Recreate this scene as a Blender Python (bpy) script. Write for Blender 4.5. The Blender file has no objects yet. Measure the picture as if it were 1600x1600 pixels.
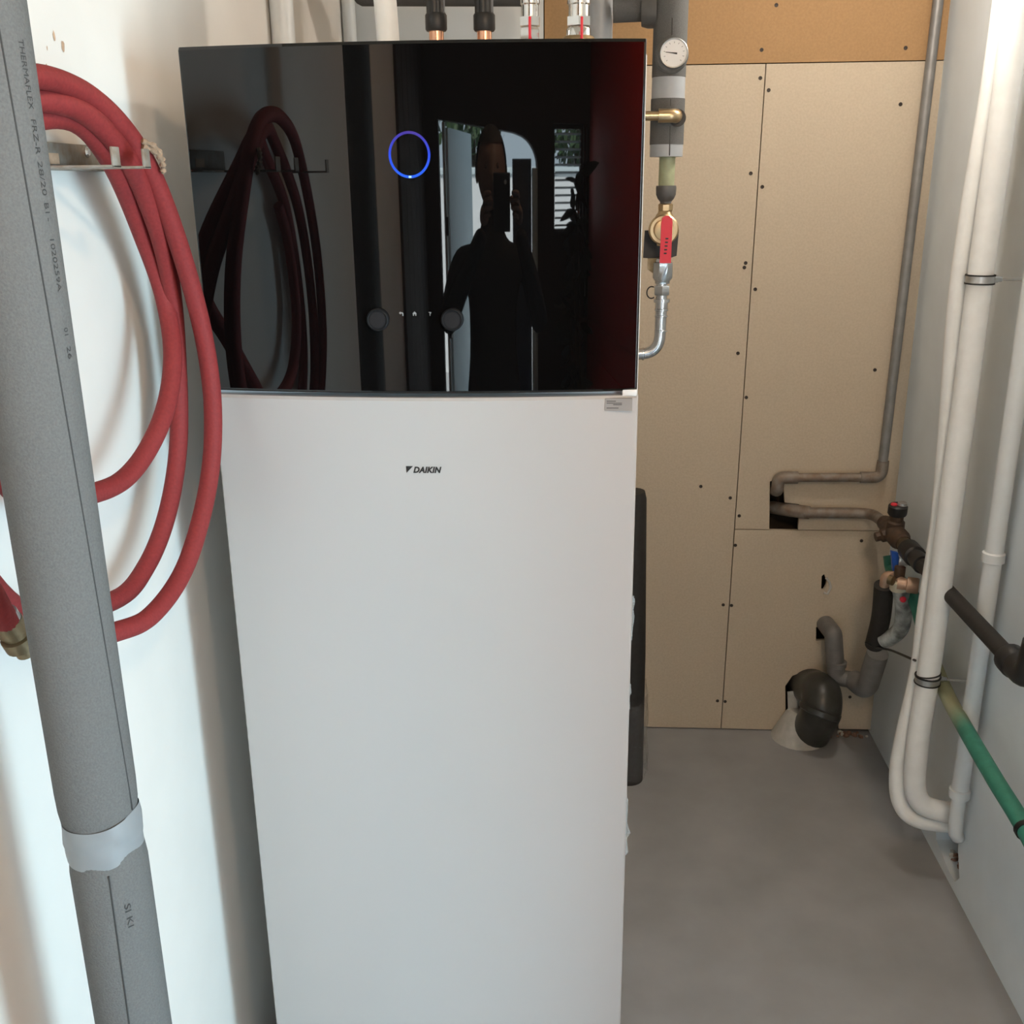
import bpy, bmesh, math, random
from mathutils import Vector, Matrix
from mathutils.geometry import tessellate_polygon
random.seed(7)
SC = bpy.context.scene
COL = SC.collection
V = Vector
PI = math.pi

# ------------------------------------------------------------------ camera
EYE = V((0, 0, 1.683))
PITCH, YAW, ROLL, FPX = math.radians(17.87), math.radians(3.716), math.radians(.589), 1600.0
_fw = V((-math.sin(YAW)*math.cos(PITCH), math.cos(YAW)*math.cos(PITCH), -math.sin(PITCH)))
_r = V((math.cos(YAW), math.sin(YAW), 0)); _u = _r.cross(_fw)
RR = _r*math.cos(ROLL) - _u*math.sin(ROLL); UU = _u*math.cos(ROLL) + _r*math.sin(ROLL)
cd = bpy.data.cameras.new('camera'); cd.sensor_width = 36; cd.sensor_height = 36
cd.lens = 36*FPX/1600; cd.clip_start = .005; cd.clip_end = 200
cam = bpy.data.objects.new('camera', cd); COL.objects.link(cam)
mw = Matrix.Identity(4)
for i in range(3):
    mw[i][0], mw[i][1], mw[i][2], mw[i][3] = RR[i], UU[i], -_fw[i], EYE[i]
cam.matrix_world = mw
SC.camera = cam

# ------------------------------------------------------------------ exposure, sky, large lights
SC.view_settings.view_transform = 'Standard'; SC.view_settings.look = 'None'
SC.view_settings.gamma = 1; SC.view_settings.use_curve_mapping = False
SC.view_settings.exposure = 0.0
w = bpy.data.worlds.new('sky'); SC.world = w; w.use_nodes = True
w.node_tree.nodes['Background'].inputs[0].default_value = (.70, .88, 1.0, 1)
w.node_tree.nodes['Background'].inputs[1].default_value = 8.2
# daylight through the glazed side door in the right wall (beside the photographer)
ld = bpy.data.lights.new('side_window_daylight', 'AREA'); ld.shape = 'RECTANGLE'
ld.size, ld.size_y, ld.energy, ld.color = .36, 1.5, 108, (.54, .84, 1.0)
lo = bpy.data.objects.new('side_window_daylight', ld); COL.objects.link(lo)
lo.location = (2.30, -.90, 1.30); lo.rotation_euler = V((-.80, .60, -.16)).to_track_quat('-Z', 'Y').to_euler()   # open sky beyond the door, seen slantwise
sd_ = bpy.data.lights.new('sun', 'SUN'); sd_.energy = 30; sd_.angle = .01; sd_.color = (1, .96, .9)      # lights the yard, does not reach the room
so_ = bpy.data.objects.new('sun', sd_); COL.objects.link(so_); so_.rotation_euler = V((.25, -.80, -.55)).to_track_quat('-Z', 'Y').to_euler()
LAMPS = (((.40, -.08, 2.34), 41.0, 'above the photographer', (1.0, .73, .48)), ((.66, 2.20, 2.28), 16.0, 'over the aisle beside the cabinet, added as unseen fill', (1.0, .90, .79)))  # second one is added fill, brightening the back of the room
LAMP_C = (1.0, .85, .70)

def ray(px, py): return (px-800)/FPX*RR - (py-800)/FPX*UU + _fw
def X(px, py, x): d = ray(px, py); return EYE + d*(x/d.x)          # point of the place on the plane x = const
def Y(px, py, y): d = ray(px, py); return EYE + d*(y/d.y)
def Z(px, py, z): d = ray(px, py); return EYE + d*((z-EYE.z)/d.z)

# ------------------------------------------------------------------ materials
def mat(name, c, rough=.6, metal=0, n=None, bump=0, nscale=40, var=.12, spec=.5, ior=1.5, coat=0, sub=None, detail=4):
    m = bpy.data.materials.new(name); m.use_nodes = True
    t = m.node_tree; b = t.nodes['Principled BSDF']
    b.inputs['Roughness'].default_value = rough; b.inputs['Metallic'].default_value = metal
    b.inputs['Specular IOR Level'].default_value = spec; b.inputs['IOR'].default_value = ior
    b.inputs['Coat Weight'].default_value = coat
    tc = t.nodes.new('ShaderNodeTexCoord')
    no = t.nodes.new('ShaderNodeTexNoise'); no.inputs['Scale'].default_value = nscale; no.inputs['Detail'].default_value = detail
    t.links.new(tc.outputs['Object'], no.inputs['Vector'])
    rp = t.nodes.new('ShaderNodeValToRGB')
    rp.color_ramp.elements[0].position = .3; rp.color_ramp.elements[1].position = .7
    c2 = sub if sub else tuple(min(1, x*(1+var)) for x in c)
    c1 = c if sub else tuple(x*(1-var) for x in c)
    rp.color_ramp.elements[0].color = (*c1, 1); rp.color_ramp.elements[1].color = (*c2, 1)
    t.links.new(no.outputs['Fac'], rp.inputs['Fac'])
    t.links.new(rp.outputs['Color'], b.inputs['Base Color'])
    if bump:
        bp = t.nodes.new('ShaderNodeBump'); bp.inputs['Strength'].default_value = bump; bp.inputs['Distance'].default_value = .002
        t.links.new(no.outputs['Fac'], bp.inputs['Height']); t.links.new(bp.outputs['Normal'], b.inputs['Normal'])
    return m
def emit(name, c, s):
    m = bpy.data.materials.new(name); m.use_nodes = True
    b = m.node_tree.nodes['Principled BSDF']; b.inputs['Base Color'].default_value = (0, 0, 0, 1)
    b.inputs['Emission Color'].default_value = (*c, 1); b.inputs['Emission Strength'].default_value = s
    return m
M = {}
M['plaster'] = mat('white_plaster', (.70, .668, .625), .75, bump=.15, nscale=9, var=.02)
M['plaster_r'] = mat('grey_white_plaster', (.72, .78, .82), .8, bump=.2, nscale=7, var=.04)
M['floor'] = mat('screed', (.29, .295, .305), .75, bump=.3, nscale=6, var=.10, detail=9)
M['beige'] = mat('gypsum_fibre_beige', (.52, .435, .33), .85, bump=.25, nscale=160, var=.05)
M['orange'] = mat('fibre_board_orange', (.36, .215, .10), .85, bump=.25, nscale=160, var=.07)
M['wboard'] = mat('white_board', (.60, .62, .62), .8, nscale=6, var=.03)
M['cavity'] = mat('raw_cavity', (.05, .035, .025), .95, bump=.5, nscale=25, var=.3)
M['black_gloss'] = mat('black_gloss_plastic', (.0022, .002, .002), .015, var=.0, nscale=2)
M['white_gloss'] = mat('white_enamel', (.415, .392, .378), .30, var=.008, nscale=3, spec=.5)
M['side_white'] = mat('white_sheet_metal', (.72, .73, .74), .35, var=.01, nscale=3)
M['knob'] = mat('dark_grey_knob', (.010, .010, .011), .6, var=.05, spec=.12)
M['knobcap'] = mat('knob_cap_grey', (.018, .017, .018), .65, var=.05, spec=.10)
M['icon'] = mat('icon_print', (.22, .22, .22), .5, var=.02)
M['ink'] = mat('black_ink', (.012, .010, .009), .5, var=.02)
M['sticker'] = mat('sticker_grey', (.27, .25, .24), .5, var=.03)
M['insul'] = mat('grey_foam_insulation', (.117, .117, .115), .95, bump=.35, nscale=520, var=.11, spec=.2)
M['tape'] = mat('silver_grey_tape', (.20, .213, .222), .45, bump=.15, nscale=30, var=.05)
M['pale_tape'] = mat('pale_grey_tape', (.33, .35, .37), .4, nscale=30, var=.05)
M['ftext'] = mat('foam_print', (.03, .03, .03), .8, var=.1)
M['hose'] = mat('red_rubber', (.205, .023, .023), .7, bump=.2, nscale=260, var=.10, spec=.3)
M['galv'] = mat('galvanised_steel', (.50, .50, .49), .40, metal=.9, bump=.2, nscale=25, var=.18)
M['rackzinc'] = mat('old_painted_zinc', (.30, .29, .26), .6, metal=.2, bump=.3, nscale=70, sub=(.22, .165, .12))
M['twine'] = mat('brown_twine', (.26, .18, .12), .9, bump=.4, nscale=200, var=.2)
M['zinc'] = mat('zinc_fitting', (.60, .63, .66), .22, metal=1, bump=.1, nscale=40, var=.08)
M['chrome'] = mat('chrome', (.75, .75, .74), .12, metal=1, var=.03)
M['brass'] = mat('brass', (.56, .42, .25), .28, metal=1, var=.08)
M['dbrass'] = mat('dull_brass', (.23, .18, .11), .45, metal=.9, bump=.3, nscale=60, var=.2)
M['copper'] = mat('copper', (.78, .42, .27), .25, metal=1, var=.08)
M['copper_dull'] = mat('dull_copper', (.42, .28, .20), .5, metal=.45, bump=.2, nscale=50, var=.15)
M['rust'] = mat('rusty_steel', (.27, .25, .225), .6, metal=.4, bump=.3, nscale=40, sub=(.20, .135, .09))
M['brown'] = mat('brown_valve_body', (.045, .030, .022), .55, metal=.3, bump=.3, nscale=50, sub=(.10, .058, .035))
M['steel'] = mat('grey_painted_steel', (.24, .235, .23), .5, metal=.4, nscale=30, var=.12)
M['blackp'] = mat('black_plastic', (.012, .0115, .0115), .45, nscale=60, var=.2)
M['blackpipe'] = mat('black_foam_pipe', (.018, .016, .014), .7, bump=.2, nscale=90, var=.2)
M['red'] = mat('red_lever', (.70, .020, .045), .4, var=.04)
M['blue'] = mat('blue_lever', (.02, .09, .42), .4, var=.05)
M['white_foam'] = mat('white_foam_pipe', (.82, .83, .82), .6, bump=.2, nscale=35, var=.03)
M['white_pvc'] = mat('white_pvc', (.66, .69, .70), .4, var=.02)
M['green'] = mat('green_hose', (.035, .21, .15), .5, bump=.15, nscale=60, var=.12)
M['olive'] = mat('olive_pipe', (.31, .33, .20), .5, bump=.15, nscale=60, var=.12)
M['dgrey'] = mat('dark_grey_plastic', (.085, .083, .08), .45, nscale=50, var=.12)
M['drain'] = mat('grey_drain_plastic', (.15, .145, .14), .5, bump=.2, nscale=40, var=.14)
M['ddrain'] = mat('dark_drain_plastic', (.036, .036, .032), .35, bump=.25, nscale=30, var=.2)
M['mortar'] = mat('pale_mortar', (.46, .45, .42), .85, bump=.5, nscale=40, var=.10)
M['rubble'] = mat('reddish_rubble', (.22, .12, .085), .95, bump=.8, nscale=90, var=.3)
M['cream'] = mat('cream_plastic', (.60, .55, .42), .45, var=.05)
M['mottle'] = mat('mottled_fitting', (.10, .115, .11), .5, nscale=38, sub=(.52, .55, .55))
M['dial'] = mat('dial_white', (.78, .76, .74), .35, var=.02)
M['screw'] = mat('screw_dark', (.05, .04, .035), .6, metal=.5, var=.2)
M['stain'] = mat('brown_stain', (.50, .34, .23), .9, nscale=60, var=.25)
M['dark_red'] = mat('dark_red_paint', (.50, .008, .005), .6, var=.06)
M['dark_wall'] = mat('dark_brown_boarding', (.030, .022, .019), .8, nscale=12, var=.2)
M['ceiling'] = mat('ceiling_board', (.50, .45, .38), .85, var=.03)
M['frame'] = mat('grey_green_frame', (.62, .72, .74), .5, var=.04)
M['dblue'] = mat('dark_blue_door', (.025, .04, .075), .5, var=.1)
M['cloth'] = mat('dark_cloth', (.010, .010, .012), .9, bump=.3, nscale=150, var=.3)
M['skin'] = mat('skin', (.17, .095, .07), .55, var=.06)
M['hair'] = mat('hair', (.02, .014, .010), .7, var=.3)
M['phone'] = mat('phone_black', (.012, .012, .013), .3, var=.1)
M['leaf'] = mat('leaf', (.06, .11, .045), .6, var=.35, nscale=20)
M['house_leaf'] = mat('house_plant_leaf', (.008, .011, .006), .6, var=.3, nscale=20)
M['bark'] = mat('bark', (.06, .045, .03), .9, var=.3)
M['pot'] = mat('clay_pot', (.05, .025, .018), .8, var=.1)
M['ground'] = mat('pale_yard', (.62, .63, .62), .9, nscale=2, var=.06)
M['render'] = mat('white_render', (.80, .82, .82), .85, var=.02)
M['blind'] = mat('blind_slat', (.45, .48, .50), .5, var=.03)

# the green hose turns yellowish olive over one stretch
gt_ = M['green'].node_tree; gb_ = gt_.nodes['Principled BSDF']; old = gb_.inputs['Base Color'].links[0].from_socket
tc_ = gt_.nodes.new('ShaderNodeTexCoord'); sx_ = gt_.nodes.new('ShaderNodeSeparateXYZ'); mr_ = gt_.nodes.new('ShaderNodeMapRange'); cr_ = gt_.nodes.new('ShaderNodeValToRGB'); mx_ = gt_.nodes.new('ShaderNodeMixRGB')
mr_.inputs[1].default_value = 1.9; mr_.inputs[2].default_value = 2.7
gt_.links.new(tc_.outputs['Object'], sx_.inputs[0]); gt_.links.new(sx_.outputs['Y'], mr_.inputs[0]); gt_.links.new(mr_.outputs[0], cr_.inputs['Fac'])
cr_.color_ramp.elements[0].position = .22; cr_.color_ramp.elements[0].color = (0, 0, 0, 1)
cr_.color_ramp.elements[1].position = .72; cr_.color_ramp.elements[1].color = (0, 0, 0, 1)
for p_, v_ in ((.36, 1), (.58, .8)): e_ = cr_.color_ramp.elements.new(p_); e_.color = (v_, v_, v_, 1)
gt_.links.new(cr_.outputs['Color'], mx_.inputs[0]); gt_.links.new(old, mx_.inputs[1]); mx_.inputs[2].default_value = (.33, .33, .20, 1)
gt_.links.new(mx_.outputs[0], gb_.inputs['Base Color'])

def glassy(name, c, alpha, rough=.1):
    m = bpy.data.materials.new(name); m.use_nodes = True; t = m.node_tree
    for nd in list(t.nodes): t.nodes.remove(nd)
    o = t.nodes.new('ShaderNodeOutputMaterial'); mx = t.nodes.new('ShaderNodeMixShader')
    tr = t.nodes.new('ShaderNodeBsdfTransparent'); gl = t.nodes.new('ShaderNodeBsdfPrincipled')
    gl.inputs['Base Color'].default_value = (*c, 1); gl.inputs['Roughness'].default_value = rough
    no = t.nodes.new('ShaderNodeTexNoise'); no.inputs['Scale'].default_value = 30
    ma = t.nodes.new('ShaderNodeMath'); ma.operation = 'MULTIPLY'; ma.inputs[1].default_value = alpha*2
    t.links.new(no.outputs['Fac'], ma.inputs[0]); t.links.new(ma.outputs[0], mx.inputs[0])
    t.links.new(tr.outputs[0], mx.inputs[1]); t.links.new(gl.outputs[0], mx.inputs[2]); t.links.new(mx.outputs[0], o.inputs[0])
    return m
M['film'] = glassy('clear_film', (.62, .68, .70), .30)
M['wrapfilm'] = glassy('wrap_film', (.30, .30, .30), .17, .25)
M['glass'] = glassy('window_glass', (.9, .95, .95), .06, .02)

# ------------------------------------------------------------------ mesh helpers
def link(name, me, m, parent=None, smooth=True):
    o = bpy.data.objects.new(name, me); COL.objects.link(o)
    if m: me.materials.append(M[m] if isinstance(m, str) else m)
    if parent: o.parent = parent
    return o
def fin(name, bm, m, parent=None, smooth=True, ang=38):
    bmesh.ops.remove_doubles(bm, verts=bm.verts, dist=1e-6)
    bmesh.ops.recalc_face_normals(bm, faces=bm.faces)
    if smooth:
        for f in bm.faces: f.smooth = True
        for e in bm.edges:
            if len(e.link_faces) == 2 and e.calc_face_angle(0) > math.radians(ang): e.smooth = False
    me = bpy.data.meshes.new(name); bm.to_mesh(me); bm.free()
    return link(name, me, m, parent)
def box(bm, a, b, bev=0):
    a, b = V(a), V(b)
    r = bmesh.ops.create_cube(bm, size=1)
    for v in r['verts']:
        v.co = V(((a.x+b.x)/2+v.co.x*(b.x-a.x), (a.y+b.y)/2+v.co.y*(b.y-a.y), (a.z+b.z)/2+v.co.z*(b.z-a.z)))
    if bev:
        es = {e for v in r['verts'] for e in v.link_edges}
        bmesh.ops.bevel(bm, geom=list(es), offset=bev, segments=2, affect='EDGES', profile=.5)
def frames(pts):
    T = []
    for i in range(len(pts)):
        a = pts[max(0, i-1)]; b = pts[min(len(pts)-1, i+1)]; T.append((b-a).normalized())
    up = V((0, 0, 1)) if abs(T[0].z) < .9 else V((1, 0, 0))
    N = [(up - T[0]*up.dot(T[0])).normalized()]
    for i in range(1, len(pts)):
        n = N[-1] - T[i]*N[-1].dot(T[i]); N.append(n.normalized())
    return T, N
def tube(bm, pts, r, seg=16, cap=True):
    pts = [V(p) for p in pts]; T, N = frames(pts)
    rs = r if isinstance(r, (list, tuple)) else [r]*len(pts)
    rings = []
    for p, t, n, rad in zip(pts, T, N, rs):
        b = t.cross(n)
        rings.append([bm.verts.new(p + (n*math.cos(2*PI*k/seg)+b*math.sin(2*PI*k/seg))*rad) for k in range(seg)])
    for A, B in zip(rings, rings[1:]):
        for k in range(seg): bm.faces.new((A[k], A[(k+1) % seg], B[(k+1) % seg], B[k]))
    if cap: bm.faces.new(rings[0][::-1]); bm.faces.new(rings[-1])
def lathe(bm, origin, axis, prof, seg=24):
    """prof: list of (distance along axis, radius)"""
    origin, axis = V(origin), V(axis).normalized()
    up = V((0, 0, 1)) if abs(axis.z) < .9 else V((1, 0, 0))
    n = (up-axis*up.dot(axis)).normalized(); b = axis.cross(n)
    rings = []
    for h, r in prof:
        rings.append([bm.verts.new(origin+axis*h+(n*math.cos(2*PI*(k+.5)/seg)+b*math.sin(2*PI*(k+.5)/seg))*max(r, 1e-5)) for k in range(seg)])
    for A, B in zip(rings, rings[1:]):
        for k in range(seg): bm.faces.new((A[k], A[(k+1) % seg], B[(k+1) % seg], B[k]))
    bm.faces.new(rings[0][::-1]); bm.faces.new(rings[-1])
def spline(pts, n=10):
    pts = [V(p) for p in pts]; out = []
    P = [pts[0]*2-pts[1]] + pts + [pts[-1]*2-pts[-2]]
    for i in range(1, len(P)-2):
        for k in range(n):
            t = k/n; a, b, c, d = P[i-1], P[i], P[i+1], P[i+2]
            out.append(.5*((2*b)+(c-a)*t+(2*a-5*b+4*c-d)*t*t+(3*b-a-3*c+d)*t**3))
    out.append(pts[-1]); return out
def bend(pts, r, n=6):
    """polyline with its inner corners rounded to radius r"""
    pts = [V(p) for p in pts]; out = [pts[0]]
    for a, b, c in zip(pts, pts[1:], pts[2:]):
        u = (a-b); v = (c-b); rr = min(r, u.length*.49, v.length*.49); u.normalize(); v.normalize()
        p, q = b+u*rr, b+v*rr
        for k in range(n+1):
            t = k/n; out.append(p*(1-t)**2+b*2*t*(1-t)+q*t*t)
    out.append(pts[-1]); return out
def prism(bm, loops, f, d):
    """2-D loops (first outer, others holes) mapped by f(u,v,depth) and given thickness d"""
    tri = tessellate_polygon([[V((u, v, 0)) for u, v in L] for L in loops])
    flat = [p for L in loops for p in L]
    A = [bm.verts.new(f(u, v, 0)) for u, v in flat]; B = [bm.verts.new(f(u, v, d)) for u, v in flat]
    for t in tri:
        bm.faces.new([A[i] for i in t]); bm.faces.new([B[i] for i in t][::-1])
    s = 0
    for L in loops:
        k = len(L)
        for i in range(k): bm.faces.new((A[s+i], A[s+(i+1) % k], B[s+(i+1) % k], B[s+i]))
        s += k
def tag(o, label=None, cat=None, group=None, kind=None):
    if label: o['label'] = label
    if cat: o['category'] = cat
    if group: o['group'] = group
    if kind: o['kind'] = kind
    return o
def thing(name, loc, label, cat, group=None):
    o = bpy.data.objects.new(name, None); COL.objects.link(o); o.empty_display_size = .05
    o.location = loc; bpy.context.view_layer.update()
    tag(o, label, cat, group); return o
def adopt(root):
    """meshes were built in world coordinates: take the root's place out of its direct children"""
    for c in root.children: c.matrix_parent_inverse = Matrix.Translation(-root.location)
def part(root, name, m, fn, smooth=True, ang=38, label=None):
    bm = bmesh.new(); fn(bm)
    o = fin(name, bm, m, root, smooth, ang)
    if label: o['label'] = label
    return o
def T(name, m, pts, r, root, seg=16, label=None):
    return part(root, name, m, lambda bm: tube(bm, pts, r, seg), label=label)
def L(name, m, o, ax, prof, root, seg=24, label=None):
    return part(root, name, m, lambda bm: lathe(bm, o, ax, prof, seg), label=label)
def struct(name, m, fn, smooth=False):
    bm = bmesh.new(); fn(bm); o = fin(name, bm, m, None, smooth); o['kind'] = 'structure'; return o
def text_mesh(s, size, shear=0, offset=0, space=1.0):
    cu = bpy.data.curves.new('txt', 'FONT'); cu.body = s; cu.size = size; cu.shear = shear; cu.offset = offset
    cu.space_character = space; cu.resolution_u = 3
    o = bpy.data.objects.new('txt', cu); COL.objects.link(o)
    dg = bpy.context.evaluated_depsgraph_get()
    me = bpy.data.meshes.new_from_object(o.evaluated_get(dg))
    bpy.data.objects.remove(o); bpy.data.curves.remove(cu)
    me.materials.clear(); return me
def remap(me, f):
    for v in me.vertices: v.co = f(v.co.x, v.co.y)
    me.update(); return me

# ------------------------------------------------------------------ the room
XL, XR, YB, YR, ZC = -.62, .944, 2.955, -1.9, 2.5
DOOR = (-.47, .42, 1.94); WIN = (.565, .850, 1.46, 1.92)

struct('floor', 'floor', lambda bm: box(bm, (XL-.2, YR-.15, -.08), (XR+.2, YB+.25, 0)))
struct('ceiling', 'ceiling', lambda bm: box(bm, (XL-.2, YR-.15, ZC), (XR+.2, YB+.25, ZC+.06)))
wl = struct('wall_left', 'plaster', lambda bm: box(bm, (XL-.12, YR-.1, 0), (XL, YB+.15, ZC)))

# added dark planks dim the left wall's rear stretch (mirrored left of the doorway)
bm = bmesh.new(); box(bm, (XL, 0, 0), (XL+.018, .196, ZC-.02), .002); shade_plank = None
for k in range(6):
    if shade_plank is None: shade_plank = fin('shade_plank', bm, 'dark_wall', wl, smooth=False); o = shade_plank
    else: o = shade_plank.copy(); COL.objects.link(o); o.parent = wl
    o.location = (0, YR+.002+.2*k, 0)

# right wall with the glazed side door opening (beside the photographer) and a hole broken out near the floor
def hole_pt(px, py): p = X(px, py, XR); return (p.y, p.z)
hole = [hole_pt(*q) for q in [(1497, 1282), (1497, 1330), (1499, 1372), (1492, 1378), (1482, 1360), (1472, 1335), (1463, 1312), (1462, 1296), (1475, 1286)]]
def right_wall(bm):
    outer = [(YR-.1, 0), (YB+.15, 0), (YB+.15, ZC), (YR-.1, ZC)]
    door = [(-.32, .10), (.42, .10), (.42, 1.95), (-.32, 1.95)]
    prism(bm, [outer, door, hole], lambda u, v, d: V((XR+d, u, v)), .10)
wr = struct('wall_right', 'plaster_r', right_wall)
hc = [sum(q[i] for q in hole)/len(hole) for i in (0, 1)]
part(wr, 'hole_back', 'cavity', lambda bm: box(bm, (XR+.075, hc[0]-.14, max(0, hc[1]-.16)), (XR+.11, hc[0]+.14, hc[1]+.16)), smooth=False)
def stone(r, s=1.0):
    bm = bmesh.new(); bmesh.ops.create_icosphere(bm, subdivisions=1, radius=r)
    for v in bm.verts: v.co *= random.uniform(.7, 1.15); v.co.z *= .75
    return bm
for i in range(7):
    bm = stone(random.uniform(.006, .012)); c = V((XR+random.uniform(.012, .03), hc[0]+random.uniform(-.03, .03), hc[1]-.035+random.uniform(-.008, .02)))
    for v in bm.verts: v.co += c
    fin('rubble_chunk', bm, 'rubble' if i % 3 else 'mortar', wr, smooth=False)
# glazed side door in the right wall
sd = struct('door_2', 'frame', lambda bm: [box(bm, (XR+.02, -.32, .10), (XR+.08, -.29, 1.95)), box(bm, (XR+.02, .39, .10), (XR+.08, .42, 1.95)),
                                          box(bm, (XR+.02, -.29, .10), (XR+.08, .39, .14)), box(bm, (XR+.02, -.29, 1.91), (XR+.08, .39, 1.95))])

struct('sky_blocker', 'bark', lambda bm: box(bm, (1.75, -.12, -.2), (1.9, 3.6, 2.9)))      # unseen slab added to block sky light from the side door

# rear wall (behind the photographer, seen mirrored in the black panel)
def rear_wall(bm):
    d0, d1, dz = DOOR
    arch = [(d0, .0), (d1, .0), (d1, dz-.20)] + [(d1-.22+.22*math.cos(a), dz-.20+.14*math.sin(a)) for a in [k*PI/16 for k in range(1, 8)]] + [(d1-.22, dz-.055), (d0, dz)]
    outer = [(XL-.1, 0), (d0, 0)] + arch[::-1][0:len(arch)-1] + [(d1, 0), (XR+.1, 0), (XR+.1, ZC), (XL-.1, ZC)]
    out2 = []
    for p in outer:
        if not out2 or (abs(p[0]-out2[-1][0])+abs(p[1]-out2[-1][1])) > 1e-5: out2.append(p)
    w0, w1, wz0, wz1 = WIN
    prism(bm, [out2, [(w0, wz0), (w1, wz0), (w1, wz1), (w0, wz1)], [(.868, 1.1), (.880, 1.1), (.880, 1.92), (.868, 1.92)]], lambda u, v, d: V((u, YR-d, v)), .12)
rw = struct('wall_rear', 'dark_wall', rear_wall)
df = struct('door_1', 'frame', lambda bm: box(bm, (DOOR[0]+.035, YR-.10, 0), (DOOR[0]+.060, YR-.02, DOOR[2]-.01), .004))
def open_leaf(bm):
    box(bm, (0, -.70, .02), (.04, 0, DOOR[2]-.03), .004)
    R_ = Matrix.Rotation(math.radians(17), 3, 'Z')
    for v in bm.verts: v.co = R_ @ v.co + V((DOOR[0]+.045, YR-.10, 0))
part(df, 'open_leaf', 'frame', open_leaf)
for z in (.5, 1.05, 1.5):
    part(df, 'hinge', 'blackp', lambda bm: box(bm, (DOOR[0]+.05, YR-.03, z-.04), (DOOR[0]+.075, YR-.012, z+.04), .003))
part(df, 'door_leaf', 'dblue', lambda bm: box(bm, (.20, YR-.14, .02), (DOOR[1]-.045, YR-.10, DOOR[2]-.16), .004))
part(df, 'jamb', 'frame', lambda bm: box(bm, (DOOR[1]-.045, YR-.08, 0), (DOOR[1], YR-.01, DOOR[2]-.2), .004))
wf = struct('window_1', 'dark_wall', lambda bm: [box(bm, (WIN[0], YR-.1, WIN[2]), (WIN[0]+.02, YR-.05, WIN[3])), box(bm, (WIN[1]-.02, YR-.1, WIN[2]), (WIN[1], YR-.05, WIN[3])),
                                                 box(bm, (WIN[0], YR-.1, WIN[2]), (WIN[1], YR-.05, WIN[2]+.02)), box(bm, (WIN[0], YR-.1, WIN[3]-.02), (WIN[1], YR-.05, WIN[3]))])
bm0 = bmesh.new(); box(bm0, (WIN[0]+.02, -.012, -.001), (WIN[1]-.02, .012, .001)); slat = None
for k in range(13):
    z = WIN[3]-.04-k*.032
    if slat is None: o = fin('blind_slat', bm0, 'blind', wf, smooth=False); slat = o
    else: o = slat.copy(); COL.objects.link(o); o.parent = wf
    o.location = (0, YR-.035, z); o.rotation_euler = (.35, 0, 0)

# ------------------------------------------------------------------ back wall boards
bw = struct('wall_back', 'cavity', lambda bm: box(bm, (XL-.1, YB+.10, 0), (XR+.1, YB+.16, ZC)))
BT = .0125
def bp(px, py): p = Y(px, py, YB); return (p.x, p.z)
def board(loops, m, label):
    bm = bmesh.new(); prism(bm, loops, lambda u, v, d: V((u, YB+d, v)), BT)
    o = fin('board', bm, m, bw, smooth=False); o['label'] = label; return o
zs = bp(1197, 99)[1]                    # long horizontal seam
seam_t, seam_b = bp(1197, 100)[0], bp(1127, 1130)[0]
zmid = bp(1145, 827)[1]
def sx(z): return seam_b + (seam_t-seam_b)*(z-.02)/(zs-.02)
g = .0014
bl = board([[(XL, .004), (seam_b-g, .004), (sx(zs)-g, zs-g), (XL, zs-g)]], 'beige', 'large beige fibre board behind the heating cabinet')
nt = [bp(*q) for q in [(1202, 826), (1203, 752), (1224, 750), (1226, 785), (1250, 788), (1247, 826)]]
bu = board([[(sx(zmid)+g, zmid+g)] + [(nt[0][0], zmid+g)] + nt[1:5] + [(nt[5][0], zmid+g), (XR, zmid+g), (XR, zs-g), (sx(zs)+g, zs-g)]], 'beige', 'beige fibre board with a notch where pipes enter')
n2 = [bp(*q) for q in [(1228, 1136), (1227, 1072), (1238, 1056), (1262, 1047), (1290, 1052), (1307, 1080), (1310, 1146)]]
h3 = [bp(*q) for q in [(1275, 1001), (1275, 980), (1290, 976), (1297, 1000)]]
h4 = [bp(*q) for q in [(1283, 921), (1284, 900), (1288, 897), (1292, 908), (1291, 915), (1287, 922)]]
lo_ = board([[(seam_b+g, .004), (n2[0][0], .004)] + n2[1:6] + [(n2[6][0], .012), (XR, .012), (XR, zmid-g), (sx(zmid)+g, zmid-g)], h3, h4], 'beige', 'beige fibre board with drain holes near the floor')
xo = Y(850, 30, YB).x
bo = board([[(xo+g, zs+g), (XR, zs+g), (XR, ZC), (xo+g, ZC)]], 'orange', 'orange brown board along the top')
bwht = board([[(XL, zs+g), (xo-g, zs+g), (xo-g, ZC), (XL, ZC)]], 'wboard', 'white board in the upper corner')
# screws in the boards
bm = bmesh.new(); lathe(bm, (0, 0, 0), (0, -1, 0), [(-.002, .0052), (.0006, .0052), (.0006, .003), (-.0002, .002)], 10)
scr = None
for par, lst in ((bl, [(1188, 122), (1173, 271), (1165, 411), (1163, 418), (1153, 552), (1141, 778), (1130, 945), (1121, 1095), (1095, 760)]),
                 (bu, [(1201, 141), (1407, 163), (1191, 292), (1180, 452), (1367, 578), (1166, 621), (1155, 806)]),
                 (lo_, [(1149, 852), (1346, 845), (1143, 946), (1133, 1096), (1328, 1089)]),
                 (bo, [(1190, 78), (1213, 8), (1415, 75), (1479, 85)])):
    for q in lst:
        if scr is None: scr = fin('screw', bm, 'screw', par); s = scr
        else: s = scr.copy(); COL.objects.link(s); s.parent = par
        p = Y(q[0], q[1], YB); s.location = p + V((0, -.0004, 0))
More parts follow.
